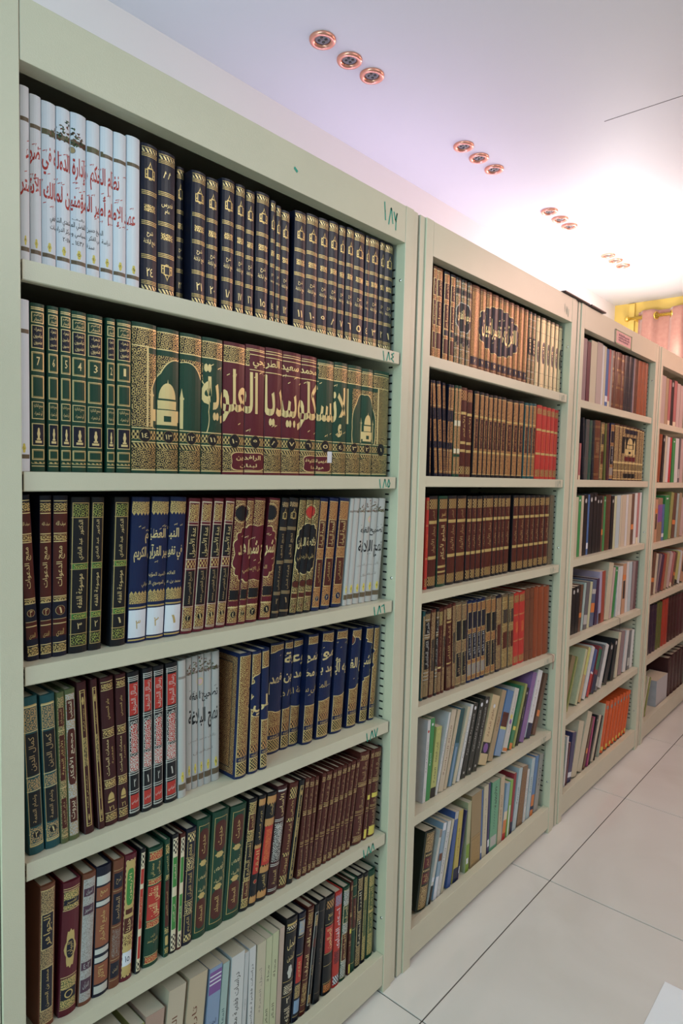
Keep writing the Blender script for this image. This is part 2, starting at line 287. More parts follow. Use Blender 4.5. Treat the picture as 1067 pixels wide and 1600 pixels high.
SHELF_Z = {1: [(1.723, 1.727), (1.4095, 1.4087), (1.1096, 1.0849), (0.7961, 0.7612), (0.4936, 0.4529), (0.1033, 0.1073)], 2: [(1.7406, 1.7306), (1.4128, 1.4075), (1.0865, 1.0785), (0.7623, 0.7273), (0.4446, 0.419), (0.1101, 0.1017)], 3: [(1.7255, 1.7245), (1.4083, 1.4045), (1.0843, 1.0883), (0.7583, 0.7482), (0.4277, 0.4417), (0.1055, 0.1109)], 4: [(1.7102, 1.7102), (1.3985, 1.3985), (1.0723, 1.0723), (0.7792, 0.7792), (0.4491, 0.4491), (0.1525, 0.1525)]}
BOOK_ROWS = """
R 1 1
0.4357 1.7231 0.0139 0.2606 0.000 0.030 wset ٩
0.4520 1.7232 0.0171 0.2543 0.000 0.030 wset ٨
0.4723 1.7232 0.0220 0.2525 0.000 0.030 wset ٧
0.4952 1.7233 0.0221 0.2530 0.000 0.030 wset ٦
0.5200 1.7234 0.0260 0.2540 0.000 0.030 wset ٥
0.5450 1.7236 0.0224 0.2515 0.000 0.030 wset ٤
0.5685 1.7237 0.0228 0.2519 0.000 0.030 wset ٣
0.5924 1.7238 0.0235 0.2524 0.000 0.030 wset ٢
0.6177 1.7239 0.0249 0.2566 0.000 0.030 wset ١
0.6492 1.7240 0.0328 0.2556 0.000 0.030 navy ٢٤
0.6844 1.7241 0.0360 0.2549 0.000 0.030 navyb ٨٨
0.7292 1.7244 0.0172 0.2529 0.000 0.055 navy ٢٢
0.7545 1.7244 0.0319 0.2463 0.000 0.030 navy ٢١
0.7853 1.7246 0.0282 0.2445 0.000 0.030 navy ٢٠
0.8238 1.7247 0.0313 0.2558 0.000 0.030 navy ١٨
0.8533 1.7249 0.0243 0.2552 0.000 0.030 navy ١٧
0.8786 1.7250 0.0234 0.2524 0.000 0.030 navy ١٦
0.9137 1.7251 0.0359 0.2591 0.000 0.030 navy ١٥
0.9400 1.7252 0.0145 0.2522 0.000 0.030 navy ١٤
0.9556 1.7253 0.0144 0.2467 0.000 0.030 navy ١٣
0.9767 1.7254 0.0249 0.2427 0.000 0.030 navy ١٢
1.0229 1.7256 0.0360 0.2547 0.000 0.030 navy ١١
1.0606 1.7257 0.0381 0.2596 0.000 0.030 navy ١٠
1.0971 1.7259 0.0335 0.2616 0.000 0.030 navy ٩
1.1308 1.7260 0.0326 0.2648 0.000 0.030 navy ٨
1.1596 1.7262 0.0236 0.2641 0.000 0.030 navy ٧
1.1890 1.7263 0.0279 0.2679 0.000 0.030 navy ٦
1.2238 1.7264 0.0402 0.2683 0.000 0.030 navy ٥
1.2537 1.7266 0.0180 0.2672 0.000 0.030 navy ٤
1.2823 1.7267 0.0377 0.2702 0.000 0.030 navy ٣
1.3127 1.7268 0.0214 0.2712 0.000 0.030 navy ٢
1.3412 1.7269 0.0339 0.2724 0.000 0.030 navy ١
R 1 2
0.4315 1.4094 0.0193 0.2611 0.000 0.030 wsetb ١٠
0.4537 1.4094 0.0223 0.2591 0.000 0.030 glat 7
0.4777 1.4094 0.0176 0.2595 0.000 0.030 glat 6
0.4981 1.4094 0.0181 0.2605 0.000 0.030 glat 5
0.5206 1.4094 0.0257 0.2597 0.000 0.030 glat 4
0.5484 1.4094 0.0278 0.2593 0.000 0.030 glat 3
0.5762 1.4093 0.0159 0.2598 0.000 0.030 glat 2
0.6013 1.4093 0.0276 0.2612 0.000 0.030 glat 1
0.6409 1.4093 0.0495 0.2634 0.000 0.030 encg ١٤
0.6899 1.4092 0.0467 0.2619 0.000 0.030 encg ١٣
0.7398 1.4092 0.0484 0.2614 0.000 0.030 encg ١٢
0.7898 1.4091 0.0492 0.2619 0.000 0.030 encg ١١
0.8445 1.4091 0.0550 0.2623 0.000 0.030 encm ١٠
0.8996 1.4091 0.0528 0.2656 0.000 0.030 encm ٩
0.9517 1.4090 0.0491 0.2676 0.000 0.030 encm ٨
1.0048 1.4090 0.0559 0.2674 0.000 0.030 encm ٧
1.0584 1.4089 0.0500 0.2674 0.000 0.030 encm ٦
1.1139 1.4089 0.0566 0.2657 0.000 0.030 encg ٥
1.1673 1.4088 0.0488 0.2678 0.000 0.030 encg ٤
1.2185 1.4088 0.0520 0.2677 0.000 0.030 encg ٣
1.2683 1.4087 0.0460 0.2660 0.000 0.030 encg ٢
1.3240 1.4087 0.0636 0.2679 0.000 0.030 encg ١
R 1 3
0.4448 1.1091 0.0189 0.2635 -0.052 0.031 sayf ٣
0.4646 1.1084 0.0191 0.2628 0.002 0.031 sayf ٢
0.4871 1.1078 0.0243 0.2631 0.011 0.031 sayf ١
0.5190 1.1069 0.0333 0.2611 0.022 0.031 dok ٣
0.5481 1.1061 0.0229 0.2614 0.025 0.031 dok ٢
0.5912 1.1049 0.0286 0.2620 0.032 0.031 dok ١
0.6284 1.1039 0.0360 0.2624 0.034 0.031 naba ٣
0.6656 1.1029 0.0367 0.2629 0.047 0.031 naba ٢
0.7026 1.1019 0.0355 0.2634 0.053 0.031 naba ١
0.7348 1.1010 0.0273 0.2611 0.069 0.031 udda ٢
0.7626 1.1002 0.0266 0.2615 0.076 0.031 udda ١
0.7901 1.0994 0.0246 0.2618 0.079 0.031 udda ١
0.8162 1.0987 0.0243 0.2623 0.089 0.031 udda ١
0.8463 1.0979 0.0285 0.2624 0.084 0.031 shar ٤
0.8714 1.0973 0.0201 0.2626 0.084 0.031 shar ٣
0.8987 1.0965 0.0314 0.2629 0.084 0.031 shar ٢
0.9378 1.0955 0.0320 0.2635 0.097 0.031 shar ١
0.9661 1.0947 0.0227 0.2640 0.108 0.031 embl ٢
0.9932 1.0940 0.0296 0.2643 0.108 0.031 embl ١
1.0207 1.0932 0.0217 0.2645 0.107 0.031 khul ٣
1.0432 1.0926 0.0215 0.2647 0.107 0.031 khul ٢
1.0664 1.0920 0.0228 0.2649 0.107 0.031 khul ١
1.0958 1.0913 0.0271 0.2648 0.094 0.031 mahj ٣
1.1299 1.0904 0.0325 0.2653 0.099 0.031 mahj ٢
1.1699 1.0893 0.0360 0.2655 0.093 0.031 mahj ١
1.1994 1.0886 0.0144 0.2655 0.080 0.031 grwp ٦
1.2187 1.0880 0.0223 0.2657 0.080 0.031 grwp ٥
1.2427 1.0874 0.0236 0.2659 0.080 0.031 grwp ٤
1.2672 1.0868 0.0233 0.2661 0.080 0.031 grwp ٣
1.2932 1.0861 0.0265 0.2663 0.080 0.031 grwp ٢
1.3221 1.0853 0.0290 0.2666 0.080 0.031 grwp ١
R 1 4
0.4442 0.7955 0.0241 0.2595 -0.042 0.020 kama ٢
0.4705 0.7944 0.0239 0.2577 -0.036 0.020 kama ١
0.4897 0.7936 0.0129 0.2570 -0.030 0.020 oliv
0.5057 0.7929 0.0178 0.2594 -0.030 0.020 majm
0.5327 0.7920 0.0164 0.2671 -0.055 0.020 plum
0.5551 0.7911 0.0117 0.2684 -0.059 0.020 plum
0.5741 0.7903 0.0246 0.2660 -0.039 0.020 maba ٢١
0.5969 0.7893 0.0195 0.2669 -0.027 0.020 maba ٢١
0.6190 0.7884 0.0232 0.2661 -0.016 0.020 rasa ٢
0.6450 0.7873 0.0211 0.2676 -0.004 0.020 rasa ١
0.6678 0.7864 0.0221 0.2678 -0.004 0.020 rasa ٢
0.6964 0.7853 0.0261 0.2685 -0.004 0.020 rasa ١
0.7208 0.7844 0.0175 0.2691 -0.012 0.020 grwh ٦
0.7466 0.7834 0.0130 0.2672 -0.012 0.035 grwh ٥
0.7610 0.7828 0.0139 0.2688 -0.012 0.035 grwh ٤
0.7758 0.7822 0.0137 0.2696 -0.012 0.035 grwh ٣
0.7925 0.7815 0.0177 0.2705 -0.012 0.035 grwh ٢
0.8121 0.7808 0.0190 0.2702 -0.012 0.035 grwh ١
0.8568 0.7787 0.0310 0.2614 0.040 0.008 maws ١٢
0.8909 0.7775 0.0255 0.2606 0.024 0.008 maws ١١
0.9197 0.7765 0.0203 0.2628 0.007 0.008 maws ١٠
0.9906 0.7735 0.0415 0.2545 0.043 0.055 maws ٩
1.0264 0.7721 0.0260 0.2546 0.047 0.055 maws ٨
1.0554 0.7709 0.0304 0.2545 0.056 0.055 maws ٧
1.0887 0.7697 0.0345 0.2616 0.062 0.040 maws ٦
1.1394 0.7677 0.0409 0.2623 0.069 0.040 maws ٥
1.1924 0.7656 0.0409 0.2600 0.068 0.040 maws ٤
1.2493 0.7634 0.0368 0.2547 0.071 0.040 maws ٣
1.2965 0.7615 0.0309 0.2519 0.094 0.040 maws ٢
1.3307 0.7603 0.0218 0.2503 0.068 0.040 maws ١
R 1 5
0.4568 0.4917 0.0254 0.2422 0.019 0.020 brna
0.4929 0.4900 0.0306 0.2315 0.041 0.020 mrnb
0.5234 0.4886 0.0239 0.2323 0.043 0.020 gryc
0.5527 0.4874 0.0286 0.2339 0.033 0.020 brnd
0.5783 0.4862 0.0209 0.2337 0.044 0.020 brne
0.6017 0.4852 0.0241 0.2341 0.046 0.020 ovlf
0.6253 0.4842 0.0104 0.2345 0.049 0.020 redg
0.6541 0.4828 0.0320 0.2270 0.052 0.020 grrh
0.6867 0.4816 0.0109 0.2325 0.009 0.020 dgri
0.7016 0.4808 0.0144 0.2355 0.022 0.020 grej
0.7156 0.4802 0.0121 0.2307 0.035 0.020 grek
0.7347 0.4793 0.0238 0.2332 0.043 0.020 dgrl
0.7644 0.4778 0.0341 0.2419 0.046 0.020 qasg
0.8036 0.4759 0.0426 0.2440 0.059 0.020 qasg
0.8472 0.4739 0.0429 0.2391 0.076 0.020 qasg
0.8812 0.4724 0.0234 0.2400 0.098 0.020 blkp
0.9040 0.4714 0.0204 0.2386 0.116 0.020 redq
0.9308 0.4701 0.0287 0.2359 0.129 0.020 redr
0.9638 0.4689 0.0304 0.2401 0.119 0.020 mcal
0.9943 0.4675 0.0285 0.2364 0.148 0.020 mgtt
1.0183 0.4662 0.0174 0.2356 0.152 0.020 bfrm
1.0475 0.4651 0.0144 0.2345 0.101 0.020 maru ١
1.0651 0.4641 0.0174 0.2298 0.101 0.020 maru ٢
1.0813 0.4633 0.0121 0.2287 0.101 0.020 maru ٣
1.0955 0.4626 0.0145 0.2289 0.152 0.020 maru ٤
1.1155 0.4617 0.0213 0.2278 0.152 0.020 maru ٥
1.1352 0.4609 0.0139 0.2272 0.152 0.020 maru ٦
1.1532 0.4601 0.0181 0.2273 0.151 0.020 maru ٧
1.1727 0.4593 0.0169 0.2270 0.151 0.020 maru ٨
1.1891 0.4586 0.0122 0.2265 0.151 0.020 maru ٩
1.2062 0.4579 0.0182 0.2271 0.153 0.020 maru ١٠
1.2242 0.4570 0.0136 0.2271 0.153 0.020 maru ١١
1.2609 0.4556 0.0398 0.2371 0.117 0.020 maru ١٢
1.2904 0.4543 0.0143 0.2351 0.117 0.020 mary ١
1.3190 0.4531 0.0319 0.2319 0.101 0.020 mary ٢
R 1 6
0.5581 0.1040 0.0382 0.2861 0.097 0.030 pb white
0.6092 0.1042 0.0226 0.2690 0.097 0.030 pb olive
0.6443 0.1044 0.0416 0.2715 0.097 0.030 pb pinkbrown
0.6929 0.1046 0.0401 0.2922 0.097 0.030 pb beige
0.7436 0.1048 0.0452 0.2884 0.097 0.030 pb sand
0.7946 0.1050 0.0325 0.2797 0.077 0.030 pb bluesky
0.8219 0.1051 0.0173 0.2731 0.077 0.030 pb teal
0.8636 0.1052 0.0361 0.2726 0.045 0.030 pb white
0.8887 0.1053 0.0115 0.2631 0.045 0.030 pb white2
0.9118 0.1054 0.0186 0.2659 0.018 0.030 pb white
0.9349 0.1055 0.0261 0.2612 0.033 0.030 pb cream
0.9580 0.1056 0.0179 0.2606 0.033 0.030 pb lime
0.9777 0.1057 0.0192 0.2624 0.033 0.030 pb lime
0.9956 0.1058 0.0150 0.2627 0.041 0.030 pb pinkcream
1.0223 0.1059 0.0367 0.2676 0.076 0.030 blks ٢
1.0558 0.1060 0.0244 0.2622 0.077 0.030 cool
1.0795 0.1061 0.0212 0.2623 0.099 0.030 bgol
1.0989 0.1062 0.0151 0.2578 0.108 0.030 blkt
1.1302 0.1063 0.0236 0.2582 0.065 0.030 blku
1.1690 0.1065 0.0342 0.2543 0.029 0.030 blkv
1.2009 0.1066 0.0268 0.2499 0.027 0.030 redw
1.2278 0.1067 0.0253 0.2481 0.044 0.030 grnx
1.2523 0.1068 0.0099 0.2517 0.020 0.030 mary ٣
1.2668 0.1069 0.0171 0.2528 0.020 0.030 grny
1.2881 0.1070 0.0230 0.2519 0.026 0.030 blkz
1.3104 0.1071 0.0190 0.2490 0.026 0.030 goly
1.3387 0.1072 0.0310 0.2449 0.016 0.030 golz
R 2 1
1.5522 1.7400 0.0178 0.2556 0.000 0.030 lea1
1.5781 1.7397 0.0323 0.2556 0.000 0.030 lea1
1.6168 1.7393 0.0316 0.2556 0.000 0.030 lea2
1.6492 1.7389 0.0280 0.2556 0.000 0.030 lea2
1.6794 1.7386 0.0305 0.2556 0.000 0.030 mosq ٣
1.7121 1.7383 0.0331 0.2556 0.000 0.030 mosq ٢
1.7428 1.7380 0.0264 0.2556 0.000 0.030 mosq ١
1.7827 1.7375 0.0495 0.2556 0.000 0.030 arab ٨
1.8280 1.7371 0.0391 0.2556 0.000 0.030 arab ٧
1.8661 1.7367 0.0351 0.2556 0.000 0.030 arab ٦
1.9075 1.7362 0.0436 0.2556 0.000 0.030 arab ٥
1.9446 1.7358 0.0284 0.2556 0.000 0.030 arab ٤
1.9789 1.7355 0.0380 0.2556 0.000 0.030 arab ٣
2.0180 1.7351 0.0379 0.2556 0.000 0.030 arab ٢
2.0558 1.7347 0.0353 0.2556 0.000 0.030 arab ١
2.0934 1.7343 0.0375 0.2556 0.000 0.030 arab ١
2.1282 1.7339 0.0297 0.2556 0.000 0.030 arab ٢
2.1588 1.7336 0.0290 0.2556 0.000 0.030 mosb
2.1900 1.7332 0.0309 0.2556 0.000 0.030 mosb
2.2232 1.7329 0.0329 0.2546 0.000 0.030 cgol
2.2687 1.7324 0.0474 0.2556 0.000 0.030 cgol
2.3104 1.7320 0.0334 0.2556 0.000 0.030 cgol
2.3470 1.7316 0.0370 0.2556 0.000 0.030 cgol
2.3836 1.7312 0.0334 0.2556 0.000 0.030 cgol
2.4174 1.7308 0.0312 0.2554 0.000 0.030 cgol
R 2 2
1.5556 1.4124 0.0059 0.2700 -0.029 0.030 nbar
1.5885 1.4123 0.0166 0.2712 -0.100 0.030 nbar
1.6151 1.4121 0.0215 0.2722 -0.100 0.030 nbar
1.6302 1.4120 0.0068 0.2704 -0.077 0.030 nbar
1.6373 1.4120 0.0057 0.2704 -0.077 0.030 nbar
1.6469 1.4119 0.0118 0.2692 0.000 0.030 nbar
1.6640 1.4118 0.0190 0.2693 0.000 0.030 nbar
1.6862 1.4116 0.0185 0.2706 0.000 0.030 gbar
1.7061 1.4115 0.0196 0.2711 0.000 0.030 gbar
1.7342 1.4114 0.0347 0.2692 0.000 0.030 mgb
1.7684 1.4112 0.0319 0.2660 0.000 0.030 mgb
1.8099 1.4109 0.0320 0.2674 0.000 0.030 oara
1.8417 1.4107 0.0278 0.2670 0.000 0.030 oara
1.8698 1.4106 0.0264 0.2667 0.000 0.030 oara
1.8990 1.4104 0.0300 0.2648 0.000 0.030 oara
1.9288 1.4102 0.0275 0.2666 0.000 0.030 oara
1.9572 1.4101 0.0270 0.2660 0.000 0.030 oara
1.9889 1.4099 0.0343 0.2668 0.000 0.030 oara
2.0311 1.4096 0.0479 0.2643 0.000 0.030 oara
2.0768 1.4094 0.0412 0.2653 0.000 0.030 oara
2.1185 1.4091 0.0400 0.2669 0.000 0.030 oara
2.1603 1.4089 0.0312 0.2656 0.000 0.030 tara
2.1911 1.4087 0.0280 0.2670 0.000 0.030 tara
2.2226 1.4085 0.0325 0.2684 0.000 0.030 tara
2.2655 1.4083 0.0454 0.2675 0.000 0.030 redb
2.3088 1.4080 0.0385 0.2658 0.000 0.030 redb
2.3470 1.4078 0.0352 0.2653 0.000 0.030 redb
2.3826 1.4076 0.0331 0.2651 0.000 0.030 redb
2.4168 1.4074 0.0324 0.2634 0.000 0.030 redb
R 2 3
1.5527 1.0859 0.0144 0.2647 0.000 0.030 redn
1.5844 1.0856 0.0459 0.2691 0.000 0.030 mgs
1.6373 1.0852 0.0489 0.2688 0.000 0.030 mcl
1.6885 1.0847 0.0485 0.2694 0.000 0.030 mgs
1.7424 1.0842 0.0543 0.2691 0.000 0.030 mgs
1.7889 1.0838 0.0296 0.2678 0.000 0.030 mgs
1.8198 1.0835 0.0303 0.2676 0.000 0.030 mgs
1.8539 1.0832 0.0341 0.2674 0.000 0.030 mgs
1.8819 1.0829 0.0199 0.2688 0.000 0.030 mgs
1.9184 1.0826 0.0512 0.2686 0.000 0.030 mgs
1.9588 1.0822 0.0274 0.2689 0.000 0.030 mgs
1.9854 1.0819 0.0237 0.2688 0.000 0.030 mgs
2.0115 1.0817 0.0264 0.2687 0.000 0.030 mgs
2.0461 1.0814 0.0383 0.2685 0.000 0.030 mgs
2.1071 1.0808 0.0400 0.2687 0.000 0.030 mgs
2.1533 1.0804 0.0499 0.2685 0.000 0.030 mgs
2.1995 1.0800 0.0402 0.2682 0.000 0.030 mgs
2.2403 1.0796 0.0388 0.2680 0.000 0.030 mgs
2.2809 1.0792 0.0399 0.2678 0.000 0.030 mgs
2.3248 1.0788 0.0451 0.2682 0.000 0.030 mgs
2.3684 1.0784 0.0394 0.2680 0.000 0.030 mgs
2.4127 1.0780 0.0406 0.2678 0.000 0.030 mgt
R 2 4
1.5504 0.7600 0.0128 0.2614 0.006 0.030 tgol
1.5734 0.7591 0.0316 0.2604 0.006 0.030 bcal
1.6026 0.7579 0.0253 0.2616 0.006 0.030 bgr
1.6238 0.7570 0.0153 0.2619 0.006 0.030 bcal
1.6433 0.7562 0.0221 0.2625 0.006 0.030 mgn
1.6636 0.7553 0.0167 0.2639 0.006 0.030 bgr
1.7024 0.7542 0.0303 0.2682 -0.047 0.030 mcl2
1.7283 0.7530 0.0201 0.2701 -0.047 0.030 bgr
1.7579 0.7518 0.0359 0.2694 -0.047 0.030 bgb
1.7927 0.7504 0.0323 0.2681 -0.047 0.030 bgb
1.8248 0.7490 0.0285 0.2672 -0.047 0.030 blg
1.8548 0.7478 0.0301 0.2666 -0.047 0.030 blg
1.8836 0.7466 0.0259 0.2661 -0.047 0.030 blg
1.9127 0.7454 0.0305 0.2674 -0.047 0.030 blg
1.9476 0.7440 0.0376 0.2677 -0.047 0.030 gbk
1.9833 0.7425 0.0322 0.2667 -0.047 0.030 gbk
2.0208 0.7409 0.0409 0.2658 -0.047 0.030 mbr
2.0661 0.7391 0.0457 0.2652 -0.047 0.030 gbr
2.0963 0.7378 0.0129 0.2639 -0.047 0.030 gbr
2.1181 0.7369 0.0285 0.2636 -0.047 0.030 gbr
2.1546 0.7354 0.0402 0.2624 -0.047 0.030 redn
2.1990 0.7336 0.0466 0.2629 -0.047 0.030 redn
2.2421 0.7318 0.0376 0.2699 -0.047 0.030 brpl
2.2786 0.7303 0.0333 0.2709 -0.047 0.030 brpl
2.3155 0.7288 0.0382 0.2707 -0.047 0.030 rust
2.3596 0.7270 0.0478 0.2687 -0.047 0.030 rust
2.4086 0.7250 0.0479 0.2657 -0.047 0.030 rust
R 2 5
1.5811 0.4419 0.0153 0.2481 0.065 0.030 pm mag
1.6002 0.4413 0.0212 0.2485 0.068 0.030 pm green
1.6262 0.4403 0.0292 0.2137 0.128 0.030 pm yellow
1.6475 0.4394 0.0111 0.2491 0.264 0.030 pm white
1.6725 0.4386 0.0283 0.2501 0.260 0.030 pm beige
1.6977 0.4377 0.0175 0.2450 0.293 0.030 pm sand
1.7252 0.4370 0.0248 0.2424 0.275 0.030 pm tealblue
1.7494 0.4361 0.0175 0.2428 0.341 0.030 pm cream
1.7748 0.4354 0.0161 0.2441 0.314 0.030 pm white
1.8042 0.4346 0.0290 0.2410 0.297 0.030 pm blk
1.8406 0.4334 0.0319 0.2434 0.322 0.030 pm blk
1.8783 0.4323 0.0295 0.2453 0.306 0.030 pm blk
1.9297 0.4308 0.0548 0.2353 0.369 0.030 pm manila
1.9846 0.4292 0.0331 0.2449 0.370 0.030 pm tan
2.0368 0.4277 0.0495 0.2302 0.379 0.030 pm blured
2.0898 0.4261 0.0358 0.2291 0.366 0.030 pm colour
2.1338 0.4249 0.0245 0.2292 0.377 0.030 pm green2
2.1614 0.4241 0.0179 0.2332 0.385 0.030 pm olive
2.1883 0.4233 0.0195 0.2130 0.359 0.030 pm black
2.2247 0.4222 0.0348 0.2609 0.373 0.030 pm purple
2.2761 0.4207 0.0428 0.2585 0.368 0.030 pm white3
2.3291 0.4194 0.0271 0.2378 0.420 0.030 pm brown
R 2 6
1.5899 0.1089 0.0590 0.2342 0.174 0.030 bgor
1.6282 0.1085 0.0146 0.2201 0.265 0.030 pm white4
1.6584 0.1083 0.0193 0.2324 0.211 0.030 pm bluecol
1.6797 0.1081 0.0195 0.2284 0.242 0.030 pm white
1.6999 0.1079 0.0131 0.2256 0.255 0.030 pm cream
1.7394 0.1076 0.0226 0.2386 0.165 0.030 pm greyblue
1.7754 0.1073 0.0277 0.2323 0.124 0.030 pm yelblue
1.7957 0.1070 0.0062 0.2210 0.208 0.030 pm navy
1.8523 0.1066 0.0220 0.2383 0.026 0.030 pm greencream
1.9072 0.1061 0.0663 0.2519 -0.014 0.030 pm oldtan
1.9460 0.1057 0.0100 0.2483 -0.014 0.030 pm blue
1.9673 0.1055 0.0312 0.2547 0.004 0.030 pm cream
1.9962 0.1052 0.0138 0.2560 -0.017 0.030 pm navy
2.0306 0.1048 0.0535 0.2470 0.037 0.030 pm greenb
2.0777 0.1043 0.0310 0.2438 0.051 0.030 pm sand
2.1077 0.1041 0.0272 0.2052 0.140 0.030 pm sunset
2.1402 0.1038 0.0225 0.2067 0.110 0.030 pm lime2
2.1636 0.1035 0.0194 0.2231 0.109 0.030 pm red
2.1912 0.1033 0.0292 0.2288 0.189 0.030 pm ltblue
2.2375 0.1029 0.0448 0.2212 0.157 0.030 pm brown2
2.2746 0.1025 0.0194 0.1991 0.135 0.030 pm white
2.3034 0.1022 0.0295 0.2305 0.173 0.030 pm ltblue
2.3357 0.1019 0.0272 0.2297 0.174 0.030 pm blueor
2.3758 0.1016 0.0366 0.2229 0.185 0.030 pm grey
R 3 1
2.6555 1.7254 0.0520 0.2562 0.000 0.030 pf mauve
2.7052 1.7254 0.0380 0.2500 0.000 0.030 pf maroon
2.7603 1.7253 0.0674 0.2614 0.000 0.030 pf cream
2.8271 1.7252 0.0611 0.2657 0.000 0.030 pf greypink
2.8706 1.7252 0.0234 0.2613 0.000 0.030 pf white
2.8949 1.7252 0.0224 0.2596 0.000 0.030 pf cream
2.9228 1.7251 0.0308 0.2546 0.000 0.030 pf blue
2.9518 1.7251 0.0245 0.2578 0.000 0.030 pf pinkred
2.9772 1.7251 0.0234 0.2570 0.000 0.030 pf grey
3.0057 1.7250 0.0308 0.2600 0.000 0.030 lea3
3.0367 1.7250 0.0285 0.2590 0.000 0.030 hf brown
3.0837 1.7250 0.0627 0.2623 0.000 0.030 lea3
3.1368 1.7249 0.0404 0.2595 0.000 0.030 lea3
3.1893 1.7248 0.0585 0.2634 0.000 0.030 hf black
3.2486 1.7248 0.0539 0.2661 0.000 0.030 hf black
3.2876 1.7247 0.0210 0.2667 0.000 0.030 pf mauve
3.3269 1.7247 0.0543 0.2673 0.000 0.030 hf brown
3.3845 1.7246 0.0575 0.2677 0.000 0.030 hf rust
3.4437 1.7246 0.0574 0.2707 0.000 0.030 hf rust
3.4910 1.7245 0.0338 0.2707 0.000 0.030 hf rust
R 3 2
2.6591 1.4080 0.0199 0.1493 0.000 0.030 pf pinkred
2.7100 1.4078 0.0162 0.2571 -0.100 0.030 hf black
2.7389 1.4077 0.0393 0.2523 0.000 0.030 hf grey
2.7760 1.4075 0.0324 0.2511 0.000 0.030 hf green
2.8145 1.4074 0.0249 0.2533 -0.036 0.030 hf black
2.8599 1.4072 0.0642 0.2560 -0.026 0.030 lea3
2.9144 1.4069 0.0432 0.2534 0.005 0.030 gbr
2.9609 1.4068 0.0244 0.2512 -0.042 0.030 hf olive
2.9988 1.4066 0.0274 0.2554 -0.086 0.030 hf maroon
3.0390 1.4064 0.0513 0.2586 0.000 0.030 blg
3.0994 1.4062 0.0605 0.2606 0.000 0.030 gold9
3.1538 1.4060 0.0451 0.2594 0.000 0.030 gold9
3.2026 1.4058 0.0494 0.2603 0.000 0.030 gold9
3.2542 1.4056 0.0506 0.2597 0.000 0.030 gold9
3.3080 1.4054 0.0536 0.2597 0.000 0.030 gold9
3.3597 1.4052 0.0464 0.2595 0.000 0.030 gold9
3.4074 1.4050 0.0456 0.2584 0.000 0.030 gold9
3.4490 1.4048 0.0340 0.2568 0.000 0.030 gold9
3.4832 1.4047 0.0309 0.2546 0.000 0.030 gold9
R 3 3
2.6559 1.0847 0.0260 0.2516 0.000 0.030 pf cream
2.6845 1.0848 0.0288 0.2557 0.000 0.030 pf green
2.7135 1.0849 0.0268 0.2561 0.000 0.030 pf beige
2.7512 1.0851 0.0411 0.2592 0.000 0.030 pf black
2.7831 1.0852 0.0203 0.2596 0.000 0.030 pf blue
2.8152 1.0854 0.0413 0.2629 0.000 0.030 pf black
2.8596 1.0856 0.0370 0.2661 0.000 0.030 pf black
2.8963 1.0857 0.0310 0.2518 0.000 0.030 pf black
2.9290 1.0859 0.0316 0.2512 0.000 0.030 pf black
2.9559 1.0860 0.0195 0.2507 0.000 0.030 pf brown
2.9790 1.0861 0.0240 0.2477 0.000 0.030 pf green
3.0308 1.0863 0.0739 0.2544 0.000 0.030 hf brown
3.0856 1.0866 0.0328 0.2483 0.000 0.030 pf black
3.1194 1.0867 0.0318 0.2476 0.000 0.030 pf lime
3.1623 1.0869 0.0511 0.2495 0.000 0.030 pf ltblue
3.2013 1.0871 0.0237 0.2488 0.000 0.030 pf cream
3.2421 1.0872 0.0548 0.2497 0.000 0.030 pf beige
3.2868 1.0874 0.0313 0.2511 0.000 0.030 pf white
3.3284 1.0876 0.0487 0.2521 0.000 0.030 pf beige
3.3751 1.0878 0.0412 0.2541 0.000 0.030 pf brown
3.4185 1.0880 0.0421 0.2562 0.000 0.030 pf white
3.4583 1.0882 0.0339 0.2573 0.000 0.030 pf pinkred
3.4925 1.0883 0.0309 0.2579 0.000 0.030 pf white
R 3 4
2.6677 0.7572 0.0378 0.1999 -0.001 0.030 pf black
2.7073 0.7567 0.0357 0.2025 -0.005 0.030 pf black
2.7392 0.7563 0.0266 0.2030 0.086 0.030 pf brown
2.7662 0.7559 0.0238 0.2072 0.121 0.030 pf teal
2.8026 0.7555 0.0422 0.2067 0.121 0.030 pf greyd
2.8395 0.7550 0.0275 0.2041 0.122 0.030 pf lime
2.8781 0.7546 0.0452 0.2076 0.122 0.030 pf bluebr
2.9319 0.7541 0.0322 0.2100 0.056 0.030 pf purpled
2.9800 0.7536 0.0302 0.2392 -0.021 0.030 pf lilac
3.0173 0.7531 0.0418 0.2379 -0.021 0.030 pf redor
3.0703 0.7524 0.0621 0.2681 0.141 0.030 pf cream
3.1202 0.7518 0.0289 0.2435 0.142 0.030 pf pink
3.1540 0.7514 0.0335 0.2428 0.142 0.030 pf green
3.2065 0.7510 0.0239 0.2387 0.049 0.030 pf white
3.2422 0.7505 0.0435 0.2390 0.049 0.030 pf white
3.3003 0.7499 0.0498 0.2480 0.008 0.030 pf orange
3.3458 0.7493 0.0344 0.2516 0.009 0.030 pf white
3.3877 0.7488 0.0457 0.2505 0.009 0.030 pf ltblue
3.4357 0.7483 0.0450 0.2469 0.054 0.030 pf mauve
3.4778 0.7478 0.0349 0.2470 0.054 0.030 pf maroon
R 3 5
2.5979 0.4299 0.0419 0.2446 0.420 0.030 pf gold
2.6466 0.4306 0.0139 0.2365 0.420 0.030 pf olive
2.7445 0.4312 0.0256 0.2460 0.420 0.030 pf lime
2.7820 0.4319 0.0315 0.2449 0.420 0.030 pf orange2
2.8303 0.4326 0.0347 0.2389 0.420 0.030 pf white
2.8737 0.4332 0.0319 0.2176 0.420 0.030 pf bluered
2.9332 0.4339 0.0367 0.2163 0.420 0.030 pf greenred
2.9812 0.4346 0.0293 0.2152 0.420 0.030 pf greyd
3.0271 0.4353 0.0391 0.2088 0.420 0.030 pf white
3.0976 0.4362 0.0458 0.1973 0.420 0.030 pf black
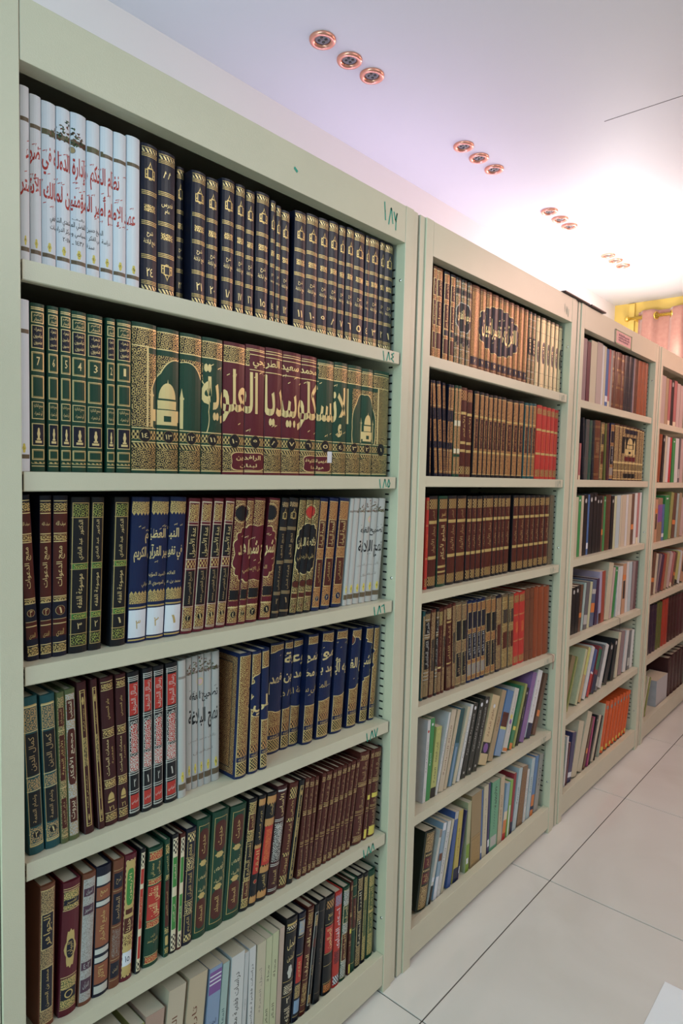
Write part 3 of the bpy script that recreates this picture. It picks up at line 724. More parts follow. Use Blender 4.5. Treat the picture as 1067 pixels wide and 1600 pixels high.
3.1869 0.4372 0.0410 0.2008 0.252 0.030 pf black
3.2438 0.4381 0.0378 0.2233 0.174 0.030 pf cream
3.3003 0.4389 0.0554 0.2182 0.153 0.030 pf mauve
3.3654 0.4400 0.0465 0.2098 0.172 0.030 pf white
3.4254 0.4408 0.0376 0.2026 0.096 0.030 pf greyd
3.4690 0.4415 0.0397 0.1974 0.096 0.030 pf white
R 3 6
2.6372 0.1060 0.0122 0.1916 0.019 0.030 pf green
2.6540 0.1061 0.0199 0.2147 0.118 0.030 pf white
2.6738 0.1063 0.0177 0.1819 0.164 0.030 pf maroon
2.7056 0.1065 0.0410 0.2128 0.213 0.030 pf navy
2.7598 0.1069 0.0614 0.2411 0.282 0.030 pf cream
2.8229 0.1074 0.0566 0.2665 0.394 0.030 pf cream
2.8754 0.1077 0.0233 0.2319 0.394 0.030 pf brown
2.9190 0.1079 0.0162 0.2231 0.302 0.030 pf magenta
2.9393 0.1081 0.0190 0.2259 0.420 0.030 pf black
2.9746 0.1083 0.0281 0.2169 0.420 0.030 pf beige
3.0056 0.1085 0.0092 0.2090 0.420 0.030 pf black
3.0643 0.1088 0.0065 0.2464 0.266 0.030 pf cream
3.0993 0.1091 0.0557 0.2442 0.288 0.030 orset
3.1589 0.1095 0.0446 0.2365 0.288 0.030 orset
3.2084 0.1098 0.0394 0.2346 0.288 0.030 orset
3.2554 0.1101 0.0404 0.2317 0.288 0.030 orset
3.3018 0.1104 0.0380 0.2287 0.288 0.030 orset
3.3473 0.1106 0.0389 0.2267 0.288 0.030 orset
3.3899 0.1109 0.0328 0.2245 0.288 0.030 orset
3.4314 0.1112 0.0370 0.2208 0.288 0.030 orset
R 4 1
3.7819 1.7102 0.0825 0.2607 0.000 0.030 pf greypink
3.8519 1.7102 0.0531 0.2559 0.000 0.030 pf tan
3.9066 1.7102 0.0478 0.2553 0.000 0.030 pf pinkred
3.9606 1.7102 0.0556 0.2587 0.000 0.030 pf black
4.0191 1.7102 0.0569 0.2596 0.000 0.030 pf pinkred
4.0849 1.7102 0.0655 0.2519 0.000 0.030 pf pink
4.1585 1.7102 0.0723 0.2477 0.000 0.030 pf pink
R 4 2
3.7841 1.3985 0.0582 0.2584 0.062 0.030 hf rust
3.8351 1.3985 0.0396 0.2582 0.062 0.030 pf black
3.8847 1.3985 0.0382 0.2569 0.024 0.030 pf cream
3.9293 1.3985 0.0481 0.2518 0.047 0.030 pf white
3.9905 1.3985 0.0538 0.2530 0.009 0.030 hf red
4.0530 1.3985 0.0557 0.2510 -0.015 0.030 pf green
4.1177 1.3985 0.0691 0.2543 -0.015 0.030 pf white
4.1754 1.3985 0.0414 0.2593 -0.015 0.030 pf greyd
4.2322 1.3985 0.0673 0.2577 -0.015 0.030 pf pink
R 4 3
3.7784 1.0723 0.0479 0.2345 -0.007 0.030 pf orange
3.8463 1.0723 0.0837 0.2394 -0.007 0.030 pf purpgold
3.9112 1.0723 0.0419 0.2039 -0.007 0.030 pf blue
3.9800 1.0723 0.0849 0.2531 -0.015 0.030 pf green
4.0514 1.0723 0.0559 0.2685 0.116 0.030 pf olive
4.1238 1.0723 0.0662 0.2629 0.078 0.030 pf brown
4.1844 1.0723 0.0443 0.2609 0.078 0.030 pf teal
4.2383 1.0723 0.0578 0.2636 0.078 0.030 pf tan
4.3089 1.0723 0.0723 0.2322 0.078 0.030 pf pink
R 4 4
3.7633 0.7792 0.0569 0.2365 0.141 0.030 pf brown
3.8150 0.7792 0.0395 0.2254 0.141 0.030 pf cream
3.8528 0.7792 0.0320 0.2219 0.314 0.030 pf mauve
3.8975 0.7792 0.0450 0.2142 0.314 0.030 pf purpled
3.9631 0.7792 0.0448 0.2125 0.235 0.030 pf redor
4.0177 0.7792 0.0539 0.2113 0.235 0.030 pf tan
4.0733 0.7792 0.0514 0.2120 0.324 0.030 pf pink
4.1306 0.7792 0.0437 0.2093 0.324 0.030 pf pinkred
4.1859 0.7792 0.0402 0.2062 0.278 0.030 pf brown
4.2434 0.7792 0.0569 0.2015 0.278 0.030 pf yellow
4.3077 0.7792 0.0482 0.2022 0.235 0.030 pf white
4.3808 0.7792 0.0797 0.2038 0.235 0.030 pf orange
R 4 5
3.7627 0.4491 0.0551 0.2771 0.000 0.030 hf purpled
3.8196 0.4491 0.0542 0.2725 0.000 0.030 hf purpled
3.8767 0.4491 0.0555 0.2679 0.000 0.030 hf purpled
3.9329 0.4491 0.0521 0.2704 0.000 0.030 hf olive
3.9843 0.4491 0.0460 0.2668 0.000 0.030 hf olive
4.0394 0.4491 0.0544 0.2734 0.000 0.030 hf redd
4.1034 0.4491 0.0685 0.2720 0.000 0.030 hf redd
4.1742 0.4491 0.0627 0.2699 0.000 0.030 hf maroond
4.2416 0.4491 0.0670 0.2684 0.000 0.030 hf maroond
4.3123 0.4491 0.0689 0.2667 0.000 0.030 hf maroond
4.3864 0.4491 0.0737 0.2648 0.000 0.030 hf maroon
4.4685 0.4491 0.0847 0.2621 0.000 0.030 hf maroon
R 4 6
3.6603 0.1525 0.0272 0.2441 0.420 0.030 pf olive
3.7180 0.1525 0.0222 0.2312 0.420 0.030 pf cream
3.7639 0.1525 0.0158 0.2185 0.420 0.030 pf olive
4.0818 0.1525 0.2216 0.1524 0.000 0.030 pf plastic
4.2434 0.1525 0.0655 0.2363 0.000 0.030 hf maroond
4.3165 0.1525 0.0701 0.2447 0.000 0.030 hf maroond
4.3960 0.1525 0.0779 0.2448 0.000 0.030 hf maroond
4.4750 0.1525 0.0688 0.2455 0.000 0.030 hf maroond
4.5446 0.1525 0.0589 0.2483 0.000 0.030 hf maroond
"""

# ------------------------------------------------------------------ the room
ZC = 2.784                      # ceiling height
XF, XB, YL, YR = 5.38, -2.6, 0.86, -3.1
def structure(name, g, m):
    o = g.obj(name, m); o['kind'] = 'structure'; return o
fl = structure('floor', Geo().box(XB, XF, YR, YL, -0.05, -0.0025), M_GROUT)
TX, TY, T = 1.361, -0.13, 0.795
tile_me = None
for i in range(-5, 6):
    for j in range(-4, 3):
        x0, x1 = max(TX + i * T, XB), min(TX + (i + 1) * T, XF)
        y0, y1 = max(TY + (j - 1) * T, YR), min(TY + j * T, YL)
        if x1 - x0 < 0.02 or y1 - y0 < 0.02: continue
        full = abs(x1 - x0 - T) < 1e-6 and abs(y1 - y0 - T) < 1e-6
        if full and tile_me:
            o = bpy.data.objects.new('tile', tile_me); C.objects.link(o)
        else:
            o = Geo().cbox(0.0019, x1 - x0 - 0.0019, 0.0019, y1 - y0 - 0.0019, -0.012, 0, 0.0006).obj('tile', M_FLOOR)
            if full: tile_me = o.data
        o.location = (x0, y0, 0); o.parent = fl
ce = structure('ceiling', Geo().box(XB, XF, YR, YL, ZC, ZC + 0.08), M_CEIL)
Geo().box(2.5845, 2.5868, -1.7, -0.03, ZC - 0.0006, ZC + 0.001).obj('board_joint', M_GROUT, ce)
structure('wall_left', Geo().box(XB, XF, YL, YL + 0.1, -0.05, ZC + 0.08), M_WALL)
structure('wall_right', Geo().box(XB, XF, YR - 0.1, YR, -0.05, ZC + 0.08), M_WALL)
structure('wall_far', Geo().box(XF, XF + 0.1, YR - 0.1, YL + 0.1, -0.05, ZC + 0.08), M_YELLOW)
structure('wall_back', Geo().box(XB - 0.1, XB, YR - 0.1, YL + 0.1, -0.05, ZC + 0.08), M_WALL)
# slim corner moulding where the white wall meets the yellow one
structure('trim_1', Geo().cbox(XF - 0.03, XF, 0.70, 0.745, 0, ZC - 0.01, 0.004), M_YELLOW)

# ------------------------------------------------------------------ bookcases
X0, BW, BG = 0.4159, 0.9482, 0.1267
ZH, ZT, ZK0, ZK1 = 2.0022, 2.0938, 0.0212, 0.1105
def bayx(b): return X0 + (b - 1) * (BW + BG)

def ribbon(parent, name, strokes, m, wdt=0.0035, y=-0.0006):
    g = Geo()
    for st in strokes:
        for (ax, az), (bx, bz) in zip(st, st[1:]):
            d = Vector((bx - ax, bz - az)); L = d.length or 1e-6; d /= L
            n = Vector((-d.y, d.x)) * wdt / 2; e = d * wdt * 0.35
            g.add([(ax - e.x + n.x, y, az - e.y + n.y), (bx + e.x + n.x, y, bz + e.y + n.y), (bx + e.x - n.x, y, bz + e.y - n.y), (ax - e.x - n.x, y, az - e.y - n.y)], [(3, 2, 1, 0)])
    return g.obj(name, m, parent)

DIG = {'1': [[(.15, 1), (.3, .5), (.45, 0)]], '8': [[(.0, .0), (.45, .95), (.55, 1), (.62, .9), (1, .15)]], '7': [[(0, 1), (.45, .05), (.55, .05), (1, 1)]],
       '3': [[(0, .95), (.2, .6), (.42, .62), (.5, .9)], [(.42, .62), (.75, .66), (.9, 1)], [(.2, .6), (.45, 0)]][:0] or [[(0, 1), (.35, .58), (.75, 1)], [(.72, 1), (.52, .5), (.5, 0)]],
       '4': [[(.9, 1), (.25, .8), (.75, .55), (.2, .3), (.9, 0)]], '5': [[(.5, .95), (.15, .4), (.35, .05), (.7, .1), (.85, .5), (.5, .95)]],
       '6': [[(0, .85), (.7, 1), (.85, .5), (1, 0)]], '0': [[(.4, .55), (.6, .45)]], '9': [[(.9, 0), (.85, .9), (.4, 1), (.2, .75), (.5, .6), (.85, .7)]], '2': [[(.2, 0), (.25, .9), (.7, .75), (.95, 1)]]}
def marker(parent, txt, xr, zc, hh, ww, m, wdt, jitter=0.0):
    st = []; x = xr - ww * len(txt) * 1.25
    for k, ch in enumerate(txt):
        dz = (k - 1) * jitter
        for s in DIG[ch]:
            st.append([(x + k * ww * 1.25 + px * ww, zc + dz + (pz - .5) * hh) for px, pz in s])
    return ribbon(parent, 'marker_number', st, m, wdt)

NUMS = {1: ('183', '184', '185', '186', '187', '188'), 2: ('177', '178', '179', '180', '181', '182')}
CASE_LABEL = {1: 'cream green steel bookcase holding the large calligraphy sets, marked with bright green numbers',
              2: 'cream green steel bookcase standing between the green-numbered case and the pink-labelled case',
              3: 'cream green steel bookcase with a pink paper label on its header',
              4: 'cream green steel bookcase last in the row, next to the rose curtain'}
SLOT_Z = [0.16 + 0.0207 * k for k in range(int((1.98 - 0.16) / 0.0207))]

def shelf_mesh(b, zl, zr):
    xl, xr = bayx(b) + 0.004, bayx(b) + BW - 0.007
    prof = [(0.004, 0.0), (0.004, -0.0285), (0.0055, -0.030), (0.018, -0.030), (0.018, -0.0285), (0.0065, -0.0285), (0.0065, -0.004), (0.405, -0.004), (0.405, 0.0), (0.0055, 0.0)]
    n = len(prof); g = Geo()
    k = (zr - zl) / BW
    vs = [(x, y, zl + (x - bayx(b)) * k + z) for x in (xl, xr) for y, z in prof]
    fs = [(i, (i + 1) % n, n + (i + 1) % n, n + i) for i in range(n)]
    # end caps: two rectangles (deck and lip)
    for q in (0, n):
        fs += [(q + 0, q + 1, q + 5, q + 6), (q + 1, q + 2, q + 3, q + 4), (q + 6, q + 7, q + 8, q + 9)]
    return g.add(vs, fs)

for b in (1, 2, 3, 4):
    xa, xb_ = bayx(b), bayx(b) + BW
    case = tag(empty('bookcase', ((xa + xb_) / 2, 0.2, 0)), CASE_LABEL[b], 'bookcase', 'row of cream green steel bookcases')
    inv = Vector(case.location)
    def part(name, g, m):
        g.v = [(x - inv.x, y - inv.y, z - inv.z) for x, y, z in g.v]
        return g.obj(name, m, case)
    h = part('header', Geo().cbox(xa + 0.001, xb_ - 0.001, 0.0005, 0.034, ZH, ZT - 0.001), M_PAINT)
    part('top_panel', Geo().box(xa - 0.03, xb_ + 0.03, 0.036, 0.415, 2.07, 2.082), M_PAINT)
    part('kick_plate', Geo().cbox(xa + 0.001, xb_ - 0.001, 0.002, 0.026, ZK0, 0.1085), M_PAINT)
    part('bottom_deck', Geo().box(xa + 0.003, xb_ - 0.003, 0.027, 0.405, 0.085, 0.101), M_PAINT)
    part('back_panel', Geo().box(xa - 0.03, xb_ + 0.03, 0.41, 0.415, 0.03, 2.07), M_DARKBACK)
    for side in (-1, 1):
        g = Geo()
        if side < 0:
            g.cbox(xa - 0.0345, xa, 0, 0.027, 0, ZT); g.cbox(xa - 0.059, xa - 0.0362, 0.004, 0.03, 0.002, ZT)
            g.box(xa - 0.010, xa - 0.006, 0.026, 0.41, 0.02, 2.07)
        else:
            g.cbox(xb_, xb_ + 0.034, 0, 0.027, 0, ZT); g.cbox(xb_ + 0.0357, xb_ + 0.058, 0.004, 0.03, 0.002, ZT)
            g.box(xb_ + 0.006, xb_ + 0.010, 0.026, 0.41, 0.02, 2.07)
        up = part('upright', g, M_PAINT)
        g = Geo(); xs = xb_ + 0.0052 if side > 0 else xa - 0.0052
        for yy in (0.034, 0.36):
            for z in SLOT_Z:
                g.box(xs - inv.x, xs + side * 0.0009 - inv.x, yy - inv.y, yy + 0.012 - inv.y, z, z + 0.0042)
        sl = g.obj('slot_column', M_SLOT, up); sl['kind'] = 'stuff'
        if side > 0:
            for z in (1.911, 1.143, 0.208):
                g = Geo().lathe([(0.0, -0.0018), (0.0028, -0.0016), (0.004, -0.0004), (0.004, 0.0)], 12, 'X')
                g.v = [(x + xb_ - inv.x, y + 0.013 - inv.y, z2 + z) for x, y, z2 in g.v]
                g.obj('screw', M_CHROME, up)
    shelves = []
    for i in range(5):
        zl, zr = SHELF_Z[b][i]
        s = part('shelf', shelf_mesh(b, zl, zr), M_PAINT); shelves.append((s, zr))
    if b in NUMS:
        m = M_MARKER if b == 1 else M_MARKER2
        big = 1.0 if b == 1 else 0.72
        q = marker(h, NUMS[b][0], xb_ - 0.030 - inv.x + 0.0, (2.048 if b == 1 else 2.035), 0.040 * big, 0.0165 * big, m, 0.0038 * big, -0.006)
        q.location.y = 0.0005 - inv.y
        for i in range(5):
            s, zr = shelves[i]
            if b == 2 and i == 0: pass
            q = marker(s, NUMS[b][i + 1], xb_ - (0.026 if i < 2 else 0.034 if i == 2 else 0.05) - inv.x, zr - 0.0165, 0.021, 0.0134, m, 0.0033 * big, 0.0006)
            q.location.y = 0.004 - inv.y
    if b == 1:
        q = ribbon(h, 'marker_dot', [[(0.97 - inv.x, 2.046), (0.976 - inv.x, 2.042)]], M_MARKER, 0.006); q.location.y = 0.0005 - inv.y
    if b == 3:
        # pink paper label stuck on the header, with a green printed border
        xl, xr, zb, zt = 2.905, 3.125, 1.999, 2.061
        lab = tag(Geo().cbox(xl, xr, -0.0022, -0.0002, zb, zt, 0.0003).obj('paper_label', M_PINKLAB),
                  'small pink paper label with a green border stuck on the bookcase header', 'label')
        g = Geo()
        for a in ((xl, xl + .012, zb, zt), (xr - .012, xr, zb, zt), (xl, xr, zb, zb + .006), (xl, xr, zt - .004, zt)):
            g.box(a[0], a[1], -0.0029, -0.0023, a[2], a[3])
        g.obj('label_border', M_LABGREEN, lab)
        g = Geo(); rr = random.Random(3)
        for row in range(3):
            x = xl + .045
            while x < xr - .05:
                w = rr.uniform(.008, .02); g.box(x, x + w, -0.0028, -0.0023, zb + .018 + row * .011, zb + .024 + row * .011 + rr.uniform(0, .003)); x += w + .005
        g.obj('label_print', M_LABINK, lab)

# dark boards lying on top of the bookcases
tag(Geo().cbox(2.345, 2.585, -0.010, 0.29, 2.0945, 2.0992).obj('board', M_BOARD), 'thin dark maroon board lying across the tops of two bookcases', 'board')
tag(Geo().cbox(2.60, 2.76, -0.012, 0.25, 2.0945, 2.1000).obj('board', M_BOARD), 'short dark maroon board lying on the pink-labelled bookcase', 'board')

# ------------------------------------------------------------------ ceiling downlights
DL = [((1.553, .487), (1.684, .487), (1.797, .482)), ((2.415, .487), (2.543, .487), (2.678, .487)),
      ((3.273, .489), (3.406, .488), (3.53, .487)), ((4.133, .487), (4.255, .483), (4.385, .480))]
ring_me = lens_me = led_me = None
WH = ('near end', 'middle', 'far end')
TRIO = ('first trio', 'second trio', 'third trio', 'fourth trio')
for gi, trio in enumerate(DL):
    for k, (x, y) in enumerate(trio):
        t = tag(empty('downlight', (x, y, ZC)), 'small copper-rimmed ceiling downlight, %s of the %s along the ceiling' % (WH[k], TRIO[gi]), 'downlight', 'copper downlights in threes on the ceiling')
        if ring_me is None:
            o = Geo().lathe([(0.0425, 0.0), (0.0425, -0.004), (0.0405, -0.0085), (0.036, -0.0105), (0.030, -0.0095), (0.026, -0.006), (0.0245, -0.002), (0.0245, -0.0005)], 32).obj('ring', M_COPPER, t); ring_me = o.data
            o2 = Geo().lathe([(0.0248, -0.0006), (0.022, -0.0030), (0.018, -0.0022), (0.0, -0.0018)], 24).obj('lens', M_LENS, t); lens_me = o2.data
            g = Geo().lathe([(0.0055, -0.0014), (0.0045, -0.0036), (0.0, -0.004)], 10); o3 = g.obj('led', M_LED, t); led_me = o3.data
            leds = [o3]
        else:
            for nm, me in (('ring', ring_me), ('lens', lens_me)):
                o = bpy.data.objects.new(nm, me); C.objects.link(o); o.parent = t
            o3 = bpy.data.objects.new('led', led_me); C.objects.link(o3); o3.parent = t; leds = [o3]
        for q in range(3):
            o4 = bpy.data.objects.new('led', led_me); C.objects.link(o4); o4.parent = t; leds.append(o4)
        for q, o4 in enumerate(leds):
            a = q * math.pi / 2 + 0.5; o4.location = (0.011 * math.cos(a), 0.011 * math.sin(a), 0)

# ------------------------------------------------------------------ curtain and rod on the far wall
XR, ZR = 5.27, 2.64
cur = tag(empty('curtain', (XR, -0.5, 0)), 'rose brown eyelet curtain hanging from the brass rod on the yellow wall', 'curtain')
ny, P = 420, 0.21
g = Geo(); ys = [0.655 - 2.3 * i / ny for i in range(ny + 1)]
zs = [ZR + 0.045, ZR + 0.017, ZR - 0.017, ZR - 0.05, ZR - 0.15, ZR - 0.6, ZR - 1.4, 0.04]
for z in zs:
    for y in ys:
        a = 2 * math.pi * (y - 0.568) / P
        amp = 0.036 * (1 + 0.12 * math.sin(y * 7.3))
        g.v.append((-amp * math.cos(a) - 0.006 * math.sin(3 * a + z * 4), y + 0.5 + 0.004 * math.sin(a * 2), z))
n1 = ny + 1
for j in range(len(zs) - 1):
    for i in range(ny):
        if j == 1 and min(abs(g.v[j * n1 + i][0]), abs(g.v[j * n1 + i + 1][0])) < 0.019: continue   # the eyelet holes
        g.f.append((j * n1 + i, j * n1 + i + 1, (j + 1) * n1 + i + 1, (j + 1) * n1 + i)); g.sm.append(True)
o = g.obj('drape', M_CURTAIN, cur)
sd = o.modifiers.new('thickness', 'SOLIDIFY'); sd.thickness = 0.0016
tor = Geo(); n, k2 = 20, 8
for i in range(n):
    for j in range(k2):
        a, bb = 2 * math.pi * i / n, 2 * math.pi * j / k2
        r = 0.024 + 0.005 * math.cos(bb); tor.v.append((r * math.cos(a), 0.005 * math.sin(bb), r * math.sin(a)))
for i in range(n):
    for j in range(k2):
        tor.f.append((i * k2 + j, ((i + 1) % n) * k2 + j, ((i + 1) % n) * k2 + (j + 1) % k2, i * k2 + (j + 1) % k2)); tor.sm.append(True)
ring = None
for q in range(20):
    y = 0.568 - P / 4 - q * P / 2
    if y < -1.6: break
    if ring is None: oo = tor.obj('eyelet', M_GOLDROD, cur); ring = oo.data
    else:
        oo = bpy.data.objects.new('eyelet', ring); C.objects.link(oo); oo.parent = cur
    oo.location = (0, y + 0.5, ZR); oo.rotation_euler = (0, 0, (0.45 if q % 2 else -0.45))
rod = tag(empty('curtain_rod', (XR, -0.5, ZR)), 'shiny brass curtain rod fixed to the yellow wall', 'curtain rod')
Geo().lathe([(0.0, -1.3), (0.0125, -1.3), (0.0125, 1.215), (0.0, 1.215)], 20, 'Y').obj('pole', M_GOLDROD, rod)
Geo().lathe([(0.0, 1.2151), (0.017, 1.2151), (0.021, 1.22), (0.021, 1.235), (0.012, 1.243), (0.0, 1.244)], 20, 'Y').obj('finial', M_GOLDROD, rod)
for yy in (1.17, -1.0):
    Geo().cbox(0.013, 0.108, yy - 0.009, yy + 0.009, -0.012, 0.004, 0.002).obj('bracket', M_GOLDROD, rod)

# pale flat patch, a thin white slab on the floor at the edge of the aisle
tag(Geo().cbox(1.2, 1.936, -1.25, -0.563, 0.0003, 0.005, 0.001).obj('floor_patch', M_PATCH), 'flat white sheet lying on the polished aisle floor', 'sheet')

# ------------------------------------------------------------------ lettering
_FORM = {}
for cp in list(range(0xFE80, 0xFEFD)) + list(range(0xFB50, 0xFBFF)):
    d_ = unicodedata.decomposition(chr(cp)).split()
    if d_ and d_[0] in ('<isolated>', '<initial>', '<medial>', '<final>'):
        base = ''.join(chr(int(x, 16)) for x in d_[1:])
        if len(base) == 1 or base[0] == '\u0644': _FORM.setdefault(base, {}).setdefault(d_[0][1:-1], chr(cp))
def shape_arabic(s):
    out = []; i = 0; units = []
    while i < len(s):
        if s[i] == '\u0644' and s[i:i + 2] in _FORM and len(s[i:i + 2]) == 2: units.append(s[i:i + 2]); i += 2
        else: units.append(s[i]); i += 1
    def joins_next(u): f = _FORM.get(u); return bool(f) and ('initial' in f)
    def joins_prev(u): f = _FORM.get(u); return bool(f) and ('final' in f)
    for k, u in enumerate(units):
        f = _FORM.get(u)
        if not f: out.append(u); continue
        p = k > 0 and joins_next(units[k - 1]) and joins_prev(u)
        n = k + 1 < len(units) and joins_next(u) and joins_prev(units[k + 1])
        key = 'medial' if p and n else 'final' if p else 'initial' if n else 'isolated'
        out.append(f.get(key) or f.get('isolated') or u)
    if any(0x600 <= ord(c) for c in s):
        out.reverse(); r = []; num = []
        for c in out:
            if c.isdigit(): num.append(c)
            else: r += reversed(num); num = []; r.append(c)
        out = r + list(reversed(num))
    return ''.join(out)

GLYPH = {}
def glyphs_build(strings):
    made = []
    for s in strings:
        cu = bpy.data.curves.new('lettering', 'FONT'); cu.body = shape_arabic(s.lstrip('*')); cu.resolution_u = 1; cu.offset = .022 if s[0] == '*' else .006
        o = bpy.data.objects.new('lettering', cu); C.objects.link(o); made.append((s, o, cu))
    dg = bpy.context.evaluated_depsgraph_get()
    for s, o, cu in made:
        ev = o.evaluated_get(dg); me = ev.to_mesh(); me.calc_loop_triangles()
        vs = [(v.co.x, v.co.y) for v in me.vertices]
        tr = [tuple(t.vertices) for t in me.loop_triangles]
        if vs:
            xa, xb_ = min(v[0] for v in vs), max(v[0] for v in vs); ya, yb = min(v[1] for v in vs), max(v[1] for v in vs)
        else: xa, xb_, ya, yb = 0, 1, 0, 1
        GLYPH[s] = ([((x - xa) / (xb_ - xa or 1), (y - ya) / (yb - ya or 1)) for x, y in vs], tr, (xb_ - xa) / (yb - ya or 1))
        ev.to_mesh_clear()
    for s, o, cu in made:
        bpy.data.objects.remove(o); bpy.data.curves.remove(cu)

# ------------------------------------------------------------------ colours: linear r, g, b, metal
PAL = {'g': (.56, .42, .17, .45), 'G': (.70, .57, .28, .40), 'a': (.52, .28, .11, .3), 'p': (.42, .30, .15, .3), 'w': (.66, .69, .76, 0), 'c': (.66, .58, .42, 0), 'k': (.010, .010, .013, 0), 'n': (.009, .010, .024, 0),
       'B': (.008, .016, .062, 0), 'V': (.075, .035, .06, 0), 'R': (.26, .085, .045, 0), 'm': (.10, .011, .020, 0), 'r': (.42, .035, .028, 0), 'd': (.075, .016, .012, 0), 'b': (.15, .050, .026, 0), 'e': (.011, .050, .030, 0), 'E': (.05, .22, .05, 0),
       't': (.016, .075, .085, 0), 's': (.55, .55, .52, .2), 'y': (.62, .52, .10, 0), 'l': (.50, .52, .18, 0), 'h': (.43, .43, .42, 0), 'q': (.13, .095, .06, 0), 'o': (.60, .20, .06, 0), 'v': (.20, .09, .30, 0), 'x': (.25, .22, .20, 0),
       'u': (.20, .30, .46, 0), 'O': (.17, .055, .03, 0), 'M': (.045, .010, .012, 0), 'i': (.045, .035, .03, 0), 'z': (.60, .42, .44, 0), 'f': (.10, .12, .05, 0), 'L': (.36, .40, .10, .3)}
def col(k): return PAL[k] if isinstance(k, str) else tuple(k) + ((0,) if len(k) == 3 else ())

# ------------------------------------------------------------------ flat shapes in spine coordinates (metres)
def rect(u0, u1, v0, v1): return [[(u0, v0), (u1, v0), (u1, v1), (u0, v1)]]
def frame(u0, u1, v0, v1, t): return rect(u0, u1, v0, v0 + t) + rect(u0, u1, v1 - t, v1) + rect(u0, u0 + t, v0 + t, v1 - t) + rect(u1 - t, u1, v0 + t, v1 - t)
def fan(pts, c): return [[c, pts[i], pts[(i + 1) % len(pts)]] for i in range(len(pts))]
def disc(uc, vc, ru, rv, n=20): return fan([(uc + ru * math.cos(2 * math.pi * i / n), vc + rv * math.sin(2 * math.pi * i / n)) for i in range(n)], (uc, vc))
def ringp(uc, vc, ru, rv, t, n=20):
    P = lambda i, k: (uc + (ru - k * t) * math.cos(2 * math.pi * i / n), vc + (rv - k * t) * math.sin(2 * math.pi * i / n))
    return [[P(i, 0), P(i + 1, 0), P(i + 1, 1), P(i, 1)] for i in range(n)]
def cloudpts(uc, vc, ru, rv, lobes=12, dep=0.07, n=72, sq=2.6):
    r = []
    for i in range(n):
        a = 2 * math.pi * i / n; c, s = math.cos(a), math.sin(a)
        k = 1.0 - dep * (1 - abs(math.sin(lobes * a / 2)))
        r.append((uc + ru * k * math.copysign(abs(c) ** (2 / sq), c), vc + rv * k * math.copysign(abs(s) ** (2 / sq), s)))
    return r
def lozenge(uc, vc, ru, rv):
    pts = []
    for i in range(24):
        a = 2 * math.pi * i / 24; k = 0.80 + 0.12 * math.cos(6 * a) + (0.22 if i in (6, 18) else 0)
        pts.append((uc + ru * k * math.cos(a), vc + rv * k * math.sin(a)))
    return fan(pts, (uc, vc))
def shrine(u0, u1, v0, v1, inv=False):
    w, h = u1 - u0, v1 - v0
    F = lambda pts: [(u0 + x * w, (v1 - y * h) if inv else (v0 + y * h)) for x, y in pts]
    q = [F([(.0, .06), (1, .06), (1, .14), (0, .14)]), F([(.0, .14), (.08, .14), (.08, .58), (0, .58)]), F([(.92, .14), (1, .14), (1, .58), (.92, .58)]),
         F([(.0, .58), (.24, .58), (.24, .52), (0, .52)]), F([(.76, .58), (1, .58), (1, .52), (.76, .52)]), F([(.20, .14), (.28, .14), (.28, .64), (.20, .64)]), F([(.72, .14), (.80, .14), (.80, .64), (.72, .64)]),
         F([(.20, .60), (.80, .60), (.80, .66), (.20, .66)]), F([(.30, .66), (.37, .66), (.47, .86), (.43, .86)]), F([(.70, .66), (.63, .66), (.53, .86), (.57, .86)]), F([(.43, .84), (.57, .84), (.53, .92), (.47, .92)]), F([(.47, .92), (.53, .92), (.5, 1.02)]),
         F([(.10, .24), (.18, .24), (.18, .32), (.10, .32)]), F([(.82, .24), (.90, .24), (.90, .32), (.82, .32)]), F([(.36, .0), (.64, .0), (.64, .04), (.36, .04)])]
    return [list(reversed(p)) if inv else p for p in q]
def domep(u0, u1, v0, v1):
    w, h = u1 - u0, v1 - v0; uc = (u0 + u1) / 2
    pts = [(uc + w / 2 * math.cos(a), v0 + h * .25 + h * .6 * math.sin(a)) for a in [math.pi * i / 12 for i in range(13)]]
    return fan(pts, (uc, v0 + h * .25)) + [[(uc - w * .03, v0 + h * .85), (uc + w * .03, v0 + h * .85), (uc, v1)]] + rect(u0 - w * .05, u1 + w * .05, v0, v0 + h * .18)
def mosque(u0, u1, v0, v1):
    w, h = u1 - u0, v1 - v0; X = lambda x: u0 + x * w; Y = lambda y: v0 + y * h
    q = rect(X(.2), X(.8), Y(.05), Y(.12)) + rect(X(.12), X(.40), Y(.12), Y(.36)) + rect(X(.60), X(.88), Y(.12), Y(.36)) + rect(X(.40), X(.60), Y(.24), Y(.36)) + rect(X(.25), X(.75), Y(.38), Y(.46))
    q += domep(X(.27), X(.73), Y(.46), Y(1.0))
    for a in (.04, .88):
        q += rect(X(a), X(a + .08), Y(.0), Y(.62)) + rect(X(a - .02), X(a + .10), Y(.62), Y(.66)) + [[(X(a), Y(.66)), (X(a + .08), Y(.66)), (X(a + .04), Y(.86))]]
    return q
def ticks(u0, u1, v0, v1, n, s, seed=1):
    """short vowel strokes scattered round a line of large lettering"""
    r = random.Random(seed); q = []
    for k in range(n):
        u = u0 + (u1 - u0) * (k + r.uniform(.2, .8)) / n; v = r.choice((v0 + (v1 - v0) * r.uniform(0, .12), v0 + (v1 - v0) * r.uniform(.86, 1)))
        q.append([(u, v), (u + s, v + s * .5), (u + s, v + s * .8), (u, v + s * .3)])
        if k % 2: q.append([(u + s * 1.2, v - s * .2), (u + s * 1.6, v + s), (u + s * 1.3, v + s)])
    return q

